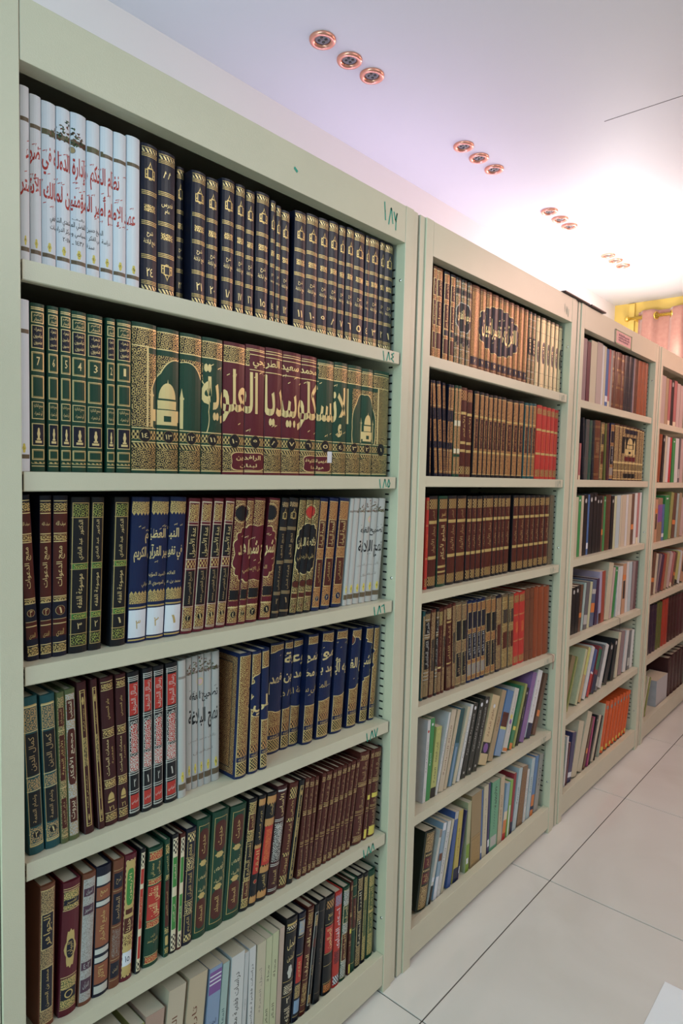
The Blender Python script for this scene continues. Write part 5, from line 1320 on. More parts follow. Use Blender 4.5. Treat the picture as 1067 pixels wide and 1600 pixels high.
D = {
 'wset': ('w', 'white volume with red calligraphy and brown bands', BANDW), 'wsetb': ('w', 'white brown-banded volume beside the green set', BANDW),
 'navy': ('n', 'navy gilt-banded volume with shrine emblem', NAVY), 'navyb': ('n', 'navy index volume with upside-down shrine emblem', NAVYB),
 'glat': ('e', 'slim dark green gilt-panelled volume', GLAT), 'encg': ('e', 'large green encyclopedia volume with gold filigree', ENC), 'encm': ('m', 'large maroon encyclopedia volume with gold calligraphy', ENC),
 'sayf': ('n', 'brown and black gilt-banded volume', SAYF), 'dok': ('k', 'black volume with green meander bands', DOK), 'naba': ('B', 'blue volume with white numbered foot', NABA),
 'udda': ('m', 'maroon volume with black title panels', UDDA), 'shar': ('m', 'maroon filigree volume sharing a cloud title', SHAR), 'embl': ('k', 'plain black volume with pale emblem', EMBL), 'khul': ('k', 'black filigree volume sharing a dark title', KHUL),
 'mahj': ('B', 'blue-edged brown filigree volume', MAHJ), 'grwp': ('h', 'pale grey volume with black script', GRW), 'grwh': ('h', 'grey parchment-look volume with black script', GRW),
 'kama': ('t', 'teal volume with black title panels', KAMA), 'oliv': ('f', 'olive gilt volume with brown panels', OLIV), 'majm': ('f', 'olive volume with oval maroon cartouche', MAJM), 'plum': ('M', 'dark plum volume with thin gilt frame', PLUM),
 'maba': ('M', 'dark maroon volume with dome emblem', MABA), 'rasa': ('k', 'black volume with red and silver spine', RASA), 'maws': ('B', 'blue volume with brown gilt filigree', MAWS),
 'brna': ('b', 'red-brown volume with navy panels', FR('q', [(.56, .80, 'n', 'الجواهر', 'g', 1, .6), (.13, .42, 'n', 'محمد بن الحسن', 'g', 1, .3)], 'p')),
 'mrnb': ('m', 'maroon volume with gold medallion', [('orn', .80, .93, 'g', 'f', 1, .05), ('bar', .83, .87, 'n', .06), ('t', .835, .865, 'تفسير', 'g', 0, .6), ('rules', [.95, .935, .79, .29, .05], 'G'), ('med', .50, .165, 'g', .8), ('cart', .43, .57, 'n', .44, 2.4), ('t', .45, .55, 'البيان', 'g', 1, .36), ('orn', .06, .28, 'g', 'f', 1, .05), ('bar', .12, .20, 'n', .06), ('disc', .16, .5, 'g'), ('disc', .16, .36, 'n')]),
 'gryc': ('b', 'grey-printed brown volume with purple bands', [('orn', .03, .96, 'h', 'x', 4, .06), ('frame', .03, .96, 'h', .04, .001), ('bar', .83, .89, 'V', .08), ('t', .84, .88, 'الميزان', 'h', 0, .5), ('bar', .69, .76, 'V', .08), ('t', .70, .75, 'تفسير', 'h', 0, .6), ('bar', .27, .33, 'V', .08), ('t', .28, .32, '٤٠٢', 'h', 0, .5), ('bar', .10, .20, 'V', .08), ('t', .12, .18, 'القرآن', 'h', 0, .5)]),
 'brnd': ('n', 'navy volume with brown panels and white bands', [('bar', .86, .93, 's', .03), ('bar', .745, .845, 'R', .03), ('t', .77, .82, 'صحيح', 'g', 0, .5), ('bar', .70, .735, 's', .03), ('bar', .385, .69, 'R', .03), ('t', .42, .66, 'جامع الأخبار', 'g', 1, .5), ('bar', .33, .37, 's', .03), ('bar', .265, .305, 's', .03), ('bar', .10, .255, 'R', .03), ('t', .13, .23, 'الآثار', 'g', 1, .5), ('bar', .025, .085, 's', .03)]),
 'brne': ('b', 'worn brown volume with blue labels', [('bar', .78, .90, 'n', .06), ('t', .80, .88, 'شرح', 'p', 0, .5), ('bar', .50, .74, 'n', .06), ('t', .53, .71, 'المقاصد', 'p', 1, .4), ('orn', .24, .46, 'b', 'x', 4, .1), ('bar', .08, .20, 'n', .06), ('t', .10, .18, 'المتن', 'p', 0, .5), ('rules', [.92, .76, .48, .22, .06], 'p')]),
 'ovlf': ('m', 'maroon gilt volume with green oval', [('orn', .03, .96, 'd', 'G', 2, .08), ('bar', .04, .95, 'g', .12), ('cart', .60, .89, 'E', .6, 4), ('t', .64, .85, 'الأربعون', 'G', 1, .36), ('bar', .53, .57, 'd', .2), ('bar', .38, .50, 'd', .12), ('t', .39, .49, 'حديثا', 'G', 1, .5), ('orn', .28, .36, 'g', 'd', 1, .12), ('disc', .20, .6, 'd'), ('bar', .12, .23, 'w', .1), ('t', .15, .20, '١٥', 'B', 0, .4)]),
 'redg': ('k', 'slim black volume with red strip', [('bar', .02, .97, 'c', .08), ('orn', .86, .96, 'k', 'c', 2, .14), ('bar', .72, .84, 'r', .14), ('bar', .36, .68, 'r', .14), ('t', .38, .66, 'منهاج الصالحين', 'G', 1, .4), ('bar', .12, .30, 'r', .2), ('orn', .03, .10, 'k', 'c', 2, .14)]),
 'grrh': ('e', 'green volume with large red panel', [('orn', .90, .96, 'r', 'g', 1, .06), ('rules', [.965, .895, .735, .69, .385, .33, .09, .03], 'G'), ('t', .76, .87, 'محمد تقي', 'g', 1, .3, -.2), ('t', .76, .87, 'مجالس', 'g', 1, .3, .2), ('orn', .695, .73, 'r', 'g', 1, .06), ('bar', .395, .68, 'r', .04), ('t', .41, .665, 'نفائس الفنون', 'G', 1, .8), ('orn', .335, .38, 'r', 'g', 1, .06), ('t', .24, .27, 'تأليف', 'g', 0, .3), ('t', .19, .23, 'الشيخ محمد', 'g', 0, .7), ('orn', .035, .085, 'r', 'g', 1, .06)]),
 'dgri': ('e', 'dark green volume with brown panel', [('orn', .88, .96, 'g', 'e', 1, .06), ('t', .72, .86, 'القاموس', 'g', 1, .5), ('orn', .66, .70, 'g', 'e', 1, .06), ('bar', .26, .65, 'd', .08), ('t', .28, .63, 'المحيط الأعظم', 'g', 1, .5), ('orn', .2, .25, 'g', 'e', 1, .06), ('cart', .10, .18, 'g', .7), ('orn', .03, .08, 'g', 'e', 1, .06)]),
 'grej': ('k', 'black volume with bright green panels', [('bar', .02, .97, 'c', .08), ('orn', .84, .96, 'k', 'c', 2, .14), ('bar', .56, .81, 'E', .14), ('t', .58, .79, 'المفيد', 'c', 1, .4), ('bar', .20, .48, 'E', .14), ('t', .22, .46, 'في الدين', 'c', 1, .4), ('orn', .03, .16, 'k', 'c', 2, .14)]),
 'grek': ('d', 'slim brown volume with green strip', [('bar', .02, .97, 'c', .1), ('orn', .84, .96, 'k', 'c', 2, .18), ('bar', .58, .80, 'E', .18), ('bar', .16, .48, 'E', .18), ('t', .2, .44, 'المفيد', 'c', 1, .4), ('orn', .03, .13, 'k', 'c', 2, .18)]),
 'dgrl': ('n', 'blue-black volume with gilt lattice', [('frame', .03, .97, 'g', .1, .001), ('orn', .89, .96, 'n', 'G', 2, .12), ('t', .77, .87, 'معجم', 'g', 1, .5), ('orn', .65, .75, 'n', 'G', 1, .12), ('rules', [.755, .645, .38, .26], 'g'), ('t', .41, .62, 'ألفاظ القرآن', 'g', 1, .5), ('orn', .27, .37, 'n', 'G', 1, .12), ('t', .11, .24, 'الكريم', 'g', 1, .4), ('orn', .035, .09, 'n', 'G', 2, .12)]),
 'qasg': ('e', 'tall green volume with maroon cartouches', CAS),
 'blkp': ('k', 'black volume with gilt lettering', FR('k', [(.72, .86, 'd', 'المنير', 'g', 1, .5), (.30, .62, 'k', 'تفسير الجامع', 'g', 1, .7), (.11, .26, 'd', 'المجلد', 'g', 1, .4)])),
 'redq': ('k', 'black volume with narrow red title', [('zig', .92, .97, 'a', -1, 4), ('zig', .52, .545, 'a', 1, 4), ('bar', .29, .52, 'r', .06), ('t', .6, .86, 'الإمام الصادق', 'g', 1, .4), ('t', .31, .50, 'الفقه', 'g', 1, .5), ('disc', .22, .5, 'r', 'G'), ('zig', .03, .08, 'a', 1, 4)]),
 'redr': ('k', 'black volume with tall red panel', [('zig', .91, .97, 'a', -1, 4), ('t', .79, .89, 'البحث', 'g', 1, .4), ('zig', .70, .76, 'a', -1, 4), ('bar', .33, .69, 'r', .06), ('orn', .36, .66, 'r', 'o', 4, .2), ('zig', .26, .31, 'a', 1, 4), ('t', .12, .24, 'الفقهي', 'g', 1, .5), ('zig', .03, .08, 'a', 1, 4)]),
 'mcal': ('M', 'dark maroon volume with silver-gold script', [('bar', .955, .97, 's', .04), ('t', .72, .93, 'الأساس', 'G', 1, .6), ('rules', [.69, .675, .275, .26, .045, .03], 's', .0016), ('orn', .30, .66, 'k', 's', 1, .06), ('t', .46, .64, 'التفسير', 's', 1, .7), ('t', .09, .22, 'المدينة', 'g', 1, .4)]),
 'mgtt': ('d', 'brown volume with gilt meander ends', [('orn', .85, .96, 'k', 'g', 2, .08), ('t', .68, .83, 'الأمالي', 'g', 1, .4), ('orn', .63, .665, 'k', 'g', 2, .08), ('t', .36, .61, 'أنوار الفقاهة', 'g', 1, .4), ('orn', .30, .335, 'k', 'g', 2, .08), ('t', .14, .28, 'بيروت', 'g', 1, .4), ('orn', .03, .12, 'k', 'g', 2, .08)]),
 'bfrm': ('k', 'leaning black volume with thin gilt frame', PLUM),
 'maru': ('d', 'maroon gilt-lettered volume of the long set', MAR), 'mary': ('d', 'brown volume with yellow foot', MAR + [('bar', .02, .12, 'y', .1), ('bar', .45, .5, 'y', .1)]),
 'blks': ('k', 'black volume with silver shield', [('bar', .935, .955, 'g', .05), ('orn', .90, .93, 'k', 'c', 5, .05), ('t', .70, .83, 'الحبل', 'G', 0, .7), ('t', .60, .69, 'المتين', 'G', 0, .6), ('med', .52, .07, 's', .5), ('orn', .33, .41, 'k', 'c', 1, .1), ('t', .24, .29, '{n}', 'c', 0, .3), ('t', .07, .2, 'الفقه', 'c', 1, .5), ('rules', [.88, .44, .31, .05], 'g')]),
 'cool': ('n', 'navy volume with blue and red labels', [('orn', .80, .93, 'u', 'g', 4, .1), ('bar', .36, .60, 'r', .1), ('t', .38, .58, 'الكلام', 'g', 1, .4), ('orn', .22, .34, 'q', 'g', 1, .1), ('bar', .08, .20, 'u', .1), ('rules', [.95, .78, .62, .05], 'g')]),
 'bgol': ('d', 'dark brown volume with big gold title', [('t', .62, .80, 'مراقد', 'G', 1, .7), ('t', .36, .56, 'المعارف', 'G', 1, .7), ('orn', .84, .95, 'd', 'g', 1, .08), ('orn', .12, .30, 'd', 'g', 4, .1), ('rules', [.97, .82, .33, .1, .04], 'g')]),
 'blkt': ('k', 'black volume with silver outline', [('frame', .05, .93, 's', .1, .0012), ('orn', .80, .9, 'q', 'g', 1, .16), ('bar', .60, .68, 'd', .16), ('t', .2, .55, 'الأخبار', 'g', 1, .4), ('orn', .07, .15, 'd', 'g', 1, .16)]),
 'blku': ('k', 'plain black volume with faint lettering', [('t', .3, .8, 'الرسائل العملية', 'q', 1, .3), ('rules', [.9, .1], 'q')]),
 'blkv': ('k', 'black volume with red panel and gold word', [('orn', .88, .96, 'k', 'a', 2, .08), ('t', .74, .85, 'منهج', 'g', 0, .5), ('bar', .43, .70, 'r', .06), ('t', .46, .67, 'الصالحين', 'G', 1, .6), ('rules', [.72, .42, .30, .12], 'g'), ('orn', .03, .11, 'o', 'k', 1, .06)]),
 'redw': ('r', 'red volume with white lettering', [('orn', .86, .97, 'u', 'r', 1, .04), ('t', .64, .83, 'أحكام', 'w', 1, .6), ('t', .40, .62, 'الفتاوى', 'w', 1, .7), ('orn', .25, .38, 'n', 'r', 4, .1), ('orn', .03, .12, 'n', 'w', 2, .06)]),
 'grnx': ('e', 'dark green volume with silver bands', FR('e', [(.62, .80, 'e', 'الصرف', 'G', 1, .6), (.22, .5, 'd', 'الواضح', 'g', 1, .5)], 's')),
 'grny': ('e', 'green volume with dark red label', [('bar', .48, .80, 'd', .06), ('t', .52, .76, 'التقوى', 'g', 1, .4), ('rules', [.93, .82, .46, .1], 'g')]),
 'blkz': ('k', 'black volume with pale ornament panels', FR('k', [(.62, .84, 'k', 'الدرر', 'c', 1, .5), (.24, .52, 'k', 'النجفية', 'c', 1, .5)], 'p')),
 'goly': ('k', 'black volume with gold strip', [('orn', .04, .96, 'g', 'f', 1, .1), ('bar', .3, .7, 'f', .2), ('t', .33, .67, 'المختصر', 'g', 1, .3)]),
 'golz': ('e', 'dark green volume with gold spine panels', [('orn', .04, .94, 'g', 'f', 1, .12), ('bar', .28, .82, 'f', .22), ('t', .56, .8, 'الروضة', 'g', 1, .4), ('bar', .52, .55, 'g', .12), ('t', .30, .5, 'البهية', 'g', 1, .4)]),
 # second bookcase
 'lea1': ('b', 'red-brown gilt-banded volume', FR('d', [(.70, .87, 'd', 'الأزهر', 'g', 1, .4), (.38, .64, 'd', 'مصباح', 'g', 1, .5), (.13, .30, 'd')], 'a')),
 'lea2': ('n', 'navy-edged brown gilt volume', FR('d', [(.70, .87, 'd', 'الأزهر', 'g', 1, .4), (.38, .64, 'd', 'مصباح', 'g', 1, .5), (.30, .36, 'n'), (.10, .26, 'd')], 'a')),
 'mosq': ('k', 'black and silver volume sharing an oval title', [('orn', .03, .97, 'p', 'k', 1, .06), ('bar', .82, .88, 'k', .08), ('bar', .27, .34, 'k', .08), ('disc', .26, .5, 'k', 's'), ('rules', [.95, .90, .80, .36, .2, .1], 's')]),
 'mosb': ('k', 'black and silver patterned volume', [('orn', .03, .97, 'p', 'k', 1, .06), ('cart', .42, .66, 'k', .9), ('t', .45, .63, 'الفقه', 'G', 1, .5), ('rules', [.9, .8, .36, .2, .1], 's')]),
 'arab': ('b', 'copper arabesque volume sharing a navy medallion', [('orn', .18, .93, 'a', 'b', 1, .03), ('bar', .075, .165, 'n', .04), ('t', .10, .14, '{n}', 'G', 0, .24), ('rules', [.96, .94, .17, .055, .03], 'g')]),
 'cgol': ('q', 'cream and gold patterned volume', [('orn', .03, .97, 'c', 'g', 5, .04), ('cart', .36, .66, 'n', .5, 3), ('t', .40, .62, 'الدر', 'G', 1, .3), ('rules', [.93, .78, .22, .07], 'q')]),
 'nbar': ('n', 'slim copper gilt volume with navy blocks', [('orn', .03, .97, 'a', 'd', 1, .06), ('bar', .60, .72, 'n', .08), ('bar', .30, .37, 'n', .08), ('t', .39, .58, 'الينابيع', 'k', 1, .5), ('rules', [.95, .74, .28, .05], 'G')]),
 'gbar': ('e', 'green-edged gilt volume with cream blocks', [('orn', .03, .97, 'a', 'q', 1, .06), ('bar', .56, .62, 'c', .08), ('bar', .26, .31, 'c', .08), ('bar', .22, .25, 'e', .08), ('rules', [.95, .70, .05], 'G')]),
 'mgb': ('d', 'broad maroon volume with wide gold bands', [('orn', .86, .97, 'a', 'd', 2, .04), ('bar', .70, .73, 'g', .04), ('bar', .37, .40, 'g', .04), ('bar', .28, .31, 'g', .04), ('bar', .335, .36, 'd', .3), ('orn', .03, .12, 'g', 'd', 2, .04), ('t', .45, .68, 'الأعلام', 'g', 1, .5)]),
 'oara': ('k', 'copper arabesque volume with dark title strip', [('orn', .03, .97, 'a', 'd', 1, .10), ('bar', .34, .68, 'M', .24), ('bar', .70, .72, 'g', .1), ('bar', .29, .31, 'g', .1), ('t', .37, .65, 'الذريعة إلى', 'a', 1, .26), ('rules', [.96, .035], 'G')]),
 'tara': ('t', 'blue-edged copper arabesque volume', [('orn', .03, .97, 'a', 'd', 1, .10), ('bar', .34, .68, 'M', .24), ('bar', .70, .72, 'g', .1), ('bar', .29, .31, 'g', .1), ('t', .37, .65, 'تصانيف', 'a', 1, .26), ('rules', [.96, .035], 'G')]),
 'redb': ('r', 'bright red volume with gilt bands', [('bar', .05, .86, 'r'), ('orn', .88, .96, 'a', 'd', 1, .04), ('bar', .655, .685, 'g', .02), ('bar', .33, .36, 'g', .02), ('orn', .03, .13, 'a', 'd', 1, .04), ('frame', .38, .63, 'o', .12, .001)]),
 'redn': ('r', 'vivid red volume with gilt ends', [('orn', .87, .97, 'a', 'd', 1, .05), ('rules', [.70, .69, .34, .33], 'g'), ('orn', .45, .6, 'r', 'o', 4, .3), ('orn', .03, .12, 'a', 'd', 1, .05)]),
 'mgs': ('k', 'maroon volume with four gold bands', [('bar', .03, .97, 'd', .04), ('orn', .86, .965, 'g', 'd', 2, .06), ('bar', .70, .735, 'g', .05), ('bar', .315, .35, 'g', .05), ('orn', .03, .13, 'g', 'd', 2, .06), ('t', .38, .67, 'بحار الأنوار', 'p', 1, .5), ('t', .75, .84, 'المجلسي', 'p', 1, .3)]),
 'mcl': ('e', 'green-edged maroon volume with gold calligraphy', [('bar', .03, .97, 'd', .05), ('orn', .86, .965, 'g', 'd', 2, .07), ('bar', .72, .75, 'g', .06), ('t', .30, .68, 'الجامع لأحكام', 'G', 1, .62), ('t', .76, .84, 'تفسير', 'g', 0, .5), ('bar', .21, .235, 'g', .06), ('bar', .155, .175, 'g', .06), ('orn', .03, .13, 'g', 'd', 2, .07)]),
 'mgt': ('q', 'tan-spined volume with brown rules', [('rules', [.9, .7, .4, .1], 'b')]),
 'tgol': ('t', 'teal-edged gilt volume', [('orn', .03, .95, 'p', 'q', 1, .1)]),
 'bcal': ('k', 'black volume with white and gold script', [('orn', .03, .97, 'p', 'k', 1, .06), ('bar', .74, .88, 'k', .1), ('t', .75, .87, 'شرح', 's', 1, .6), ('rules', [.90, .73, .70, .30, .26, .22], 's', .0018), ('bar', .34, .68, 'k', .1), ('t', .36, .66, 'الكافي للمازندراني', 's', 1, .6)]),
 'bgr': ('d', 'brown volume with dull gilt lattice', [('orn', .03, .97, 'p', 'd', 1, .06), ('bar', .3, .66, 'i', .2), ('t', .33, .63, 'الأنوار', 'p', 1, .4)]),
 'mgn': ('d', 'dark maroon volume with bright gold head', [('orn', .80, .96, 'g', 'k', 1, .06), ('t', .34, .76, 'مدارك الأحكام', 'p', 1, .5), ('bar', .3, .32, 'G', .04), ('orn', .03, .26, 'p', 'd', 1, .06)]),
 'mcl2': ('d', 'maroon volume with gold script panel', [('orn', .83, .96, 'G', 'd', 1, .06), ('bar', .79, .81, 'g', .04), ('t', .36, .76, 'كشف اللثام', 'g', 1, .6), ('bar', .31, .325, 'g', .04), ('orn', .03, .28, 'd', 'p', 1, .06)]),
 'bgb': ('q', 'brown gilt volume with wide black panels', FR('d', [(.55, .78, 'k'), (.12, .40, 'k', 'السرائر', 'p', 1, .4)], 'p')),
 'blg': ('B', 'navy-panelled gilt volume', FR('d', [(.66, .86, 'n'), (.28, .60, 'n', 'الحدائق', 'h', 1, .5), (.09, .22, 'x')], 'a')),
 'gbk': ('q', 'gilt volume with tall black panels', FR('d', [(.56, .80, 'k', '', 'g'), (.12, .44, 'k', 'التهذيب', 'p', 1, .4)], 'a')),
 'mbr': ('n', 'brown gilt volume with navy edge', [('orn', .03, .97, 'p', 'd', 1, .06), ('bar', .35, .62, 'd', .2), ('rules', [.8, .66, .3, .15], 'g')]),
 'gbr': ('q', 'olive-brown gilt volume', [('orn', .03, .97, 'g', 'd', 1, .06), ('bar', .62, .8, 'i', .16), ('bar', .28, .5, 'd', .16), ('rules', [.9, .58, .2], 'G')]),
 'brpl': ('b', 'plain brown leather volume', [('rules', [.86, .85, .14, .13], 'd')]), 'rust': ((.24, .055, .022), 'plain rust leather volume', [('rules', [.9, .1], 'b')]),
 'bgor': ((.014, .022, .016), 'dark green gold-tracery volume with maroon panels', [('frame', .02, .975, 'g', .14, .0014), ('orn', .73, .96, 'd', 'G', 1, .2), ('orn', .03, .30, 'd', 'G', 1, .2), ('orn', .68, .705, 'k', 'G', 3, .2), ('bar', .53, .665, 'm', .2), ('t', .55, .64, 'السيوطي', 'g', 1, .4), ('orn', .485, .51, 'k', 'G', 3, .2), ('bar', .33, .47, 'm', .2), ('t', .35, .45, 'تاريخ', 'g', 1, .5)]),
 'gold9': ((.05, .02, .016), 'gold and black volume sharing a mosque', [('orn', .03, .97, 'd', 'G', 1, .05), ('bar', .02, .035, 'G'), ('bar', .955, .97, 'G'), ('bar', .31, .34, 'G'), ('bar', .17, .19, 'G'), ('orn', .2, .3, 'k', 'g', 5, .16)]),
 'lea3': ((.11, .035, .02), 'brown gilt-banded volume', [('rules', [.9, .88, .7, .68, .4, .38, .1, .08], 'g'), ('orn', .45, .64, 'd', 'p', 4, .2)]),
 'orset': ((.55, .09, .02), 'orange-red volume of the matching set', [('bar', .84, .91, 'x', .2), ('rules', [.95, .78, .24], 'o'), ('bar', .05, .12, 'y', .2)]),
}
ART = {
 'wset': [('Arect', .16, .66, .80, .833, 'q', 'f', 1), ('Aflora', .22, .52, .80, .93, ('f', 'q', 'b', 'e')), ('Adisc', .40, .77, .0042, 'p', 'x'), ('At', .04, .80, .56, .735, '*نظام الحكم وإدارة الدولة في ضوء', 'r'), ('At', .0, .95, .375, .555, '*عهد الإمام أمير المؤمنين لمالك الأشتر', 'r'), ('Aticks', .04, .86, .55, .72, 'r', 22, .004), ('Aticks', .02, .92, .375, .54, 'r', 26, .004),
          ('At', .40, .50, .345, .365, 'تأليف', 'k'), ('At', .22, .66, .285, .335, 'الشيخ حسين الفضلي المشهدي الشافعي', 'k'), ('At', .22, .72, .235, .28, 'دراسة في الفكر السياسي ومركز الدراسات', 'k'), ('At', .32, .58, .195, .225, 'سنة ١٤٣٨ ـ ٢٠١٧', 'k')],
 'enc': [('Arect', 0, .36, .845, .955, 'k', 'g', 1), ('Arect', .64, 1, .845, .955, 'k', 'g', 1), ('Arect', 0, 1, .955, .961, 'G'), ('Arect', 0, .36, .838, .845, 'G'), ('Arect', .64, 1, .838, .845, 'G'),
         ('Arect', 0, .038, .31, .838, 'k', 'g', 1), ('Arect', .038, .043, .31, .838, 'G'), ('Arect', .043, .205, .31, .80, 'k', 'g', 1), ('Acloud', .05, .225, .12, .79, 'e', 'G', 8, .05, 2.0), ('Arect', .94, 1, .31, .838, 'k', 'g', 1), ('Arect', .935, .94, .31, .838, 'G'), ('Arect', .80, .935, .31, .80, 'k', 'g', 1), ('Acloud', .80, .928, .12, .77, 'e', 'G', 8, .05, 2.0),
         ('Amosq', .045, .148, .315, .645, 'G'), ('Amosq', .845, .92, .315, .60, 'G'),
         ('Arect', 0, 1, .205, .305, 'e'), ('Arect', 0, 1, .225, .285, 'k', 'g', 2), ('Arect', 0, 1, .298, .305, 'G'), ('Arect', 0, 1, .205, .212, 'G'), ('Arect', 0, 1, .17, .20, 'k', 'g', 3), ('Arect', 0, 1, .03, .165, 'k', 'g', 1), ('Arect', 0, 1, .018, .024, 'G'),
         ('Arect', .36, .64, .925, .931, 'G'), ('Arect', .36, .64, .808, .814, 'G'), ('At', .37, .63, .825, .915, '*محمد سعيد الطريحي', 'G'),
         ('At', .20, .785, .345, .80, '*الإنسكلوبيديا العلوية', 'G'), ('Aticks', .22, .77, .33, .80, 'G', 24, .0065),
         ('Acloud', .295, .425, .03, .172, 'm', 'G', 4, .1, 3.5), ('At', .315, .405, .105, .15, '*الرافدين', 'G'), ('At', .33, .39, .05, .085, '*لبنان', 'G'), ('Acloud', .575, .705, .03, .172, 'm', 'G', 4, .1, 3.5), ('At', .585, .695, .105, .15, '*أكاديمية الكوفة', 'G'), ('At', .61, .67, .05, .085, '*هولندا', 'G'), ('Arect', .683, .712, .115, .215, 'w')],
 'naba': [('At', .24, .86, .68, .80, '*النبأ العظيم', 'G'), ('At', .05, .95, .55, .67, '*في تفسير القرآن الكريم', 'G'), ('Aticks', .1, .9, .54, .8, 'G', 14, .004), ('At', .33, .82, .44, .475, 'العلامة السيد المؤيد', 'G'), ('At', .2, .95, .375, .415, 'محمد بن علي الموسوي البحراني', 'G')],
 'shar': [('Acloud', .02, .98, .33, .79, 'm', 'G', 16, .08, 3), ('At', .12, .93, .49, .67, '*شرح شواهد', 'G'), ('Aticks', .15, .9, .47, .70, 'G', 10, .005), ('At', .25, .80, .40, .45, 'الفاضل الإسلامي', 'g'), ('Adisc', .14, .88, .016, 'k', 'G'), ('Adisc', .78, .88, .016, 'k', 'G')],
 'khul': [('Acloud', .02, .98, .34, .78, 'k', 'G', 14, .08, 3), ('At', .06, .94, .56, .66, '*خلاصة البيان', 'G'), ('At', .1, .9, .46, .52, 'علي الأردبيلي', 'g'), ('Adisc', .55, .88, .014, 'r', 'G')],
 'grwp': [('Arect', 0, 1, .87, .882, 'x'), ('Aflora', .2, .95, .87, .99, ('x', 'q', 'f', 'b')), ('Adisc', .55, .80, .006, 'z', 'y'), ('At', .32, .95, .64, .73, '*تصحيح الفقه', 'k'), ('At', .30, .95, .43, .60, '*نهج البلاغة', 'k'), ('Aticks', .3, .9, .43, .75, 'k', 8, .003), ('At', .3, .9, .35, .38, 'تأليف محمد الحسن', 'x'), ('At', .4, .85, .25, .28, 'تحقيق', 'x')],
 'maws': [('Acloud', .05, .97, .36, .93, 'B', 'G', 22, .07, 3), ('At', .34, .66, .745, .885, '*موسوعة', 'G'), ('At', .26, .68, .605, .74, '*أحمد بن محمد بن فهد', 'G'), ('At', .08, .26, .48, .64, '*الحلي', 'G'), ('At', .63, .96, .54, .73, '*الشيخ الفقيه أبي', 'G'), ('At', .33, .60, .47, .55, 'المتوفى سنة ٨٤١ هـ', 'g'), ('Aticks', .3, .92, .45, .88, 'G', 20, .004), ('Adisc', .21, .84, .012, 'b', 'G'), ('Adisc', .77, .88, .012, 'b', 'G')],
 'mosq': [('Acloud', .04, .97, .40, .74, 'k', 's', 8, .08, 2.6), ('At', .12, .9, .45, .70, '*مجموع الفتاوى', 'G')],
 'arab': [('Acloud', .10, .82, .26, .86, 'n', 'G', 18, .09, 2.3), ('At', .16, .34, .44, .70, '*التبيان', 'G'), ('At', .34, .56, .40, .66, '*في تفسير', 'G'), ('At', .55, .76, .42, .70, '*القرآن', 'G'), ('Aticks', .16, .76, .36, .74, 'G', 14, .006)],
 'gold9': [('Arect', .3, .75, .86, .94, 'n'), ('Arect', .22, .72, .50, .80, 'k'), ('Amosq', .3, .68, .45, .82, 'G'), ('Arect', .32, .68, .36, .44, 'm'), ('Arect', .3, .7, .05, .13, 'k')],
}
ART_OF = {'wset': 'wset', 'encg': 'enc', 'encm': 'enc', 'naba': 'naba', 'shar': 'shar', 'khul': 'khul', 'grwp': 'grwp', 'grwh': 'grwp', 'maws': 'maws', 'mosq': 'mosq', 'arab': 'arab', 'gold9': 'gold9'}
SET_NAME = {'wset': 'white set with red calligraphy', 'wsetb': 'white set with red calligraphy', 'navy': 'navy gilt-banded set', 'navyb': 'navy gilt-banded set', 'glat': 'slim green gilt-panelled set', 'encg': 'green and maroon calligraphic encyclopedia', 'encm': 'green and maroon calligraphic encyclopedia',
            'arab': 'copper arabesque set with navy medallion', 'gold9': 'gold and black mosque set', 'orset': 'orange-red set', 'maws': 'blue filigree set', 'grwh': 'grey parchment set', 'grwp': 'pale grey set'}

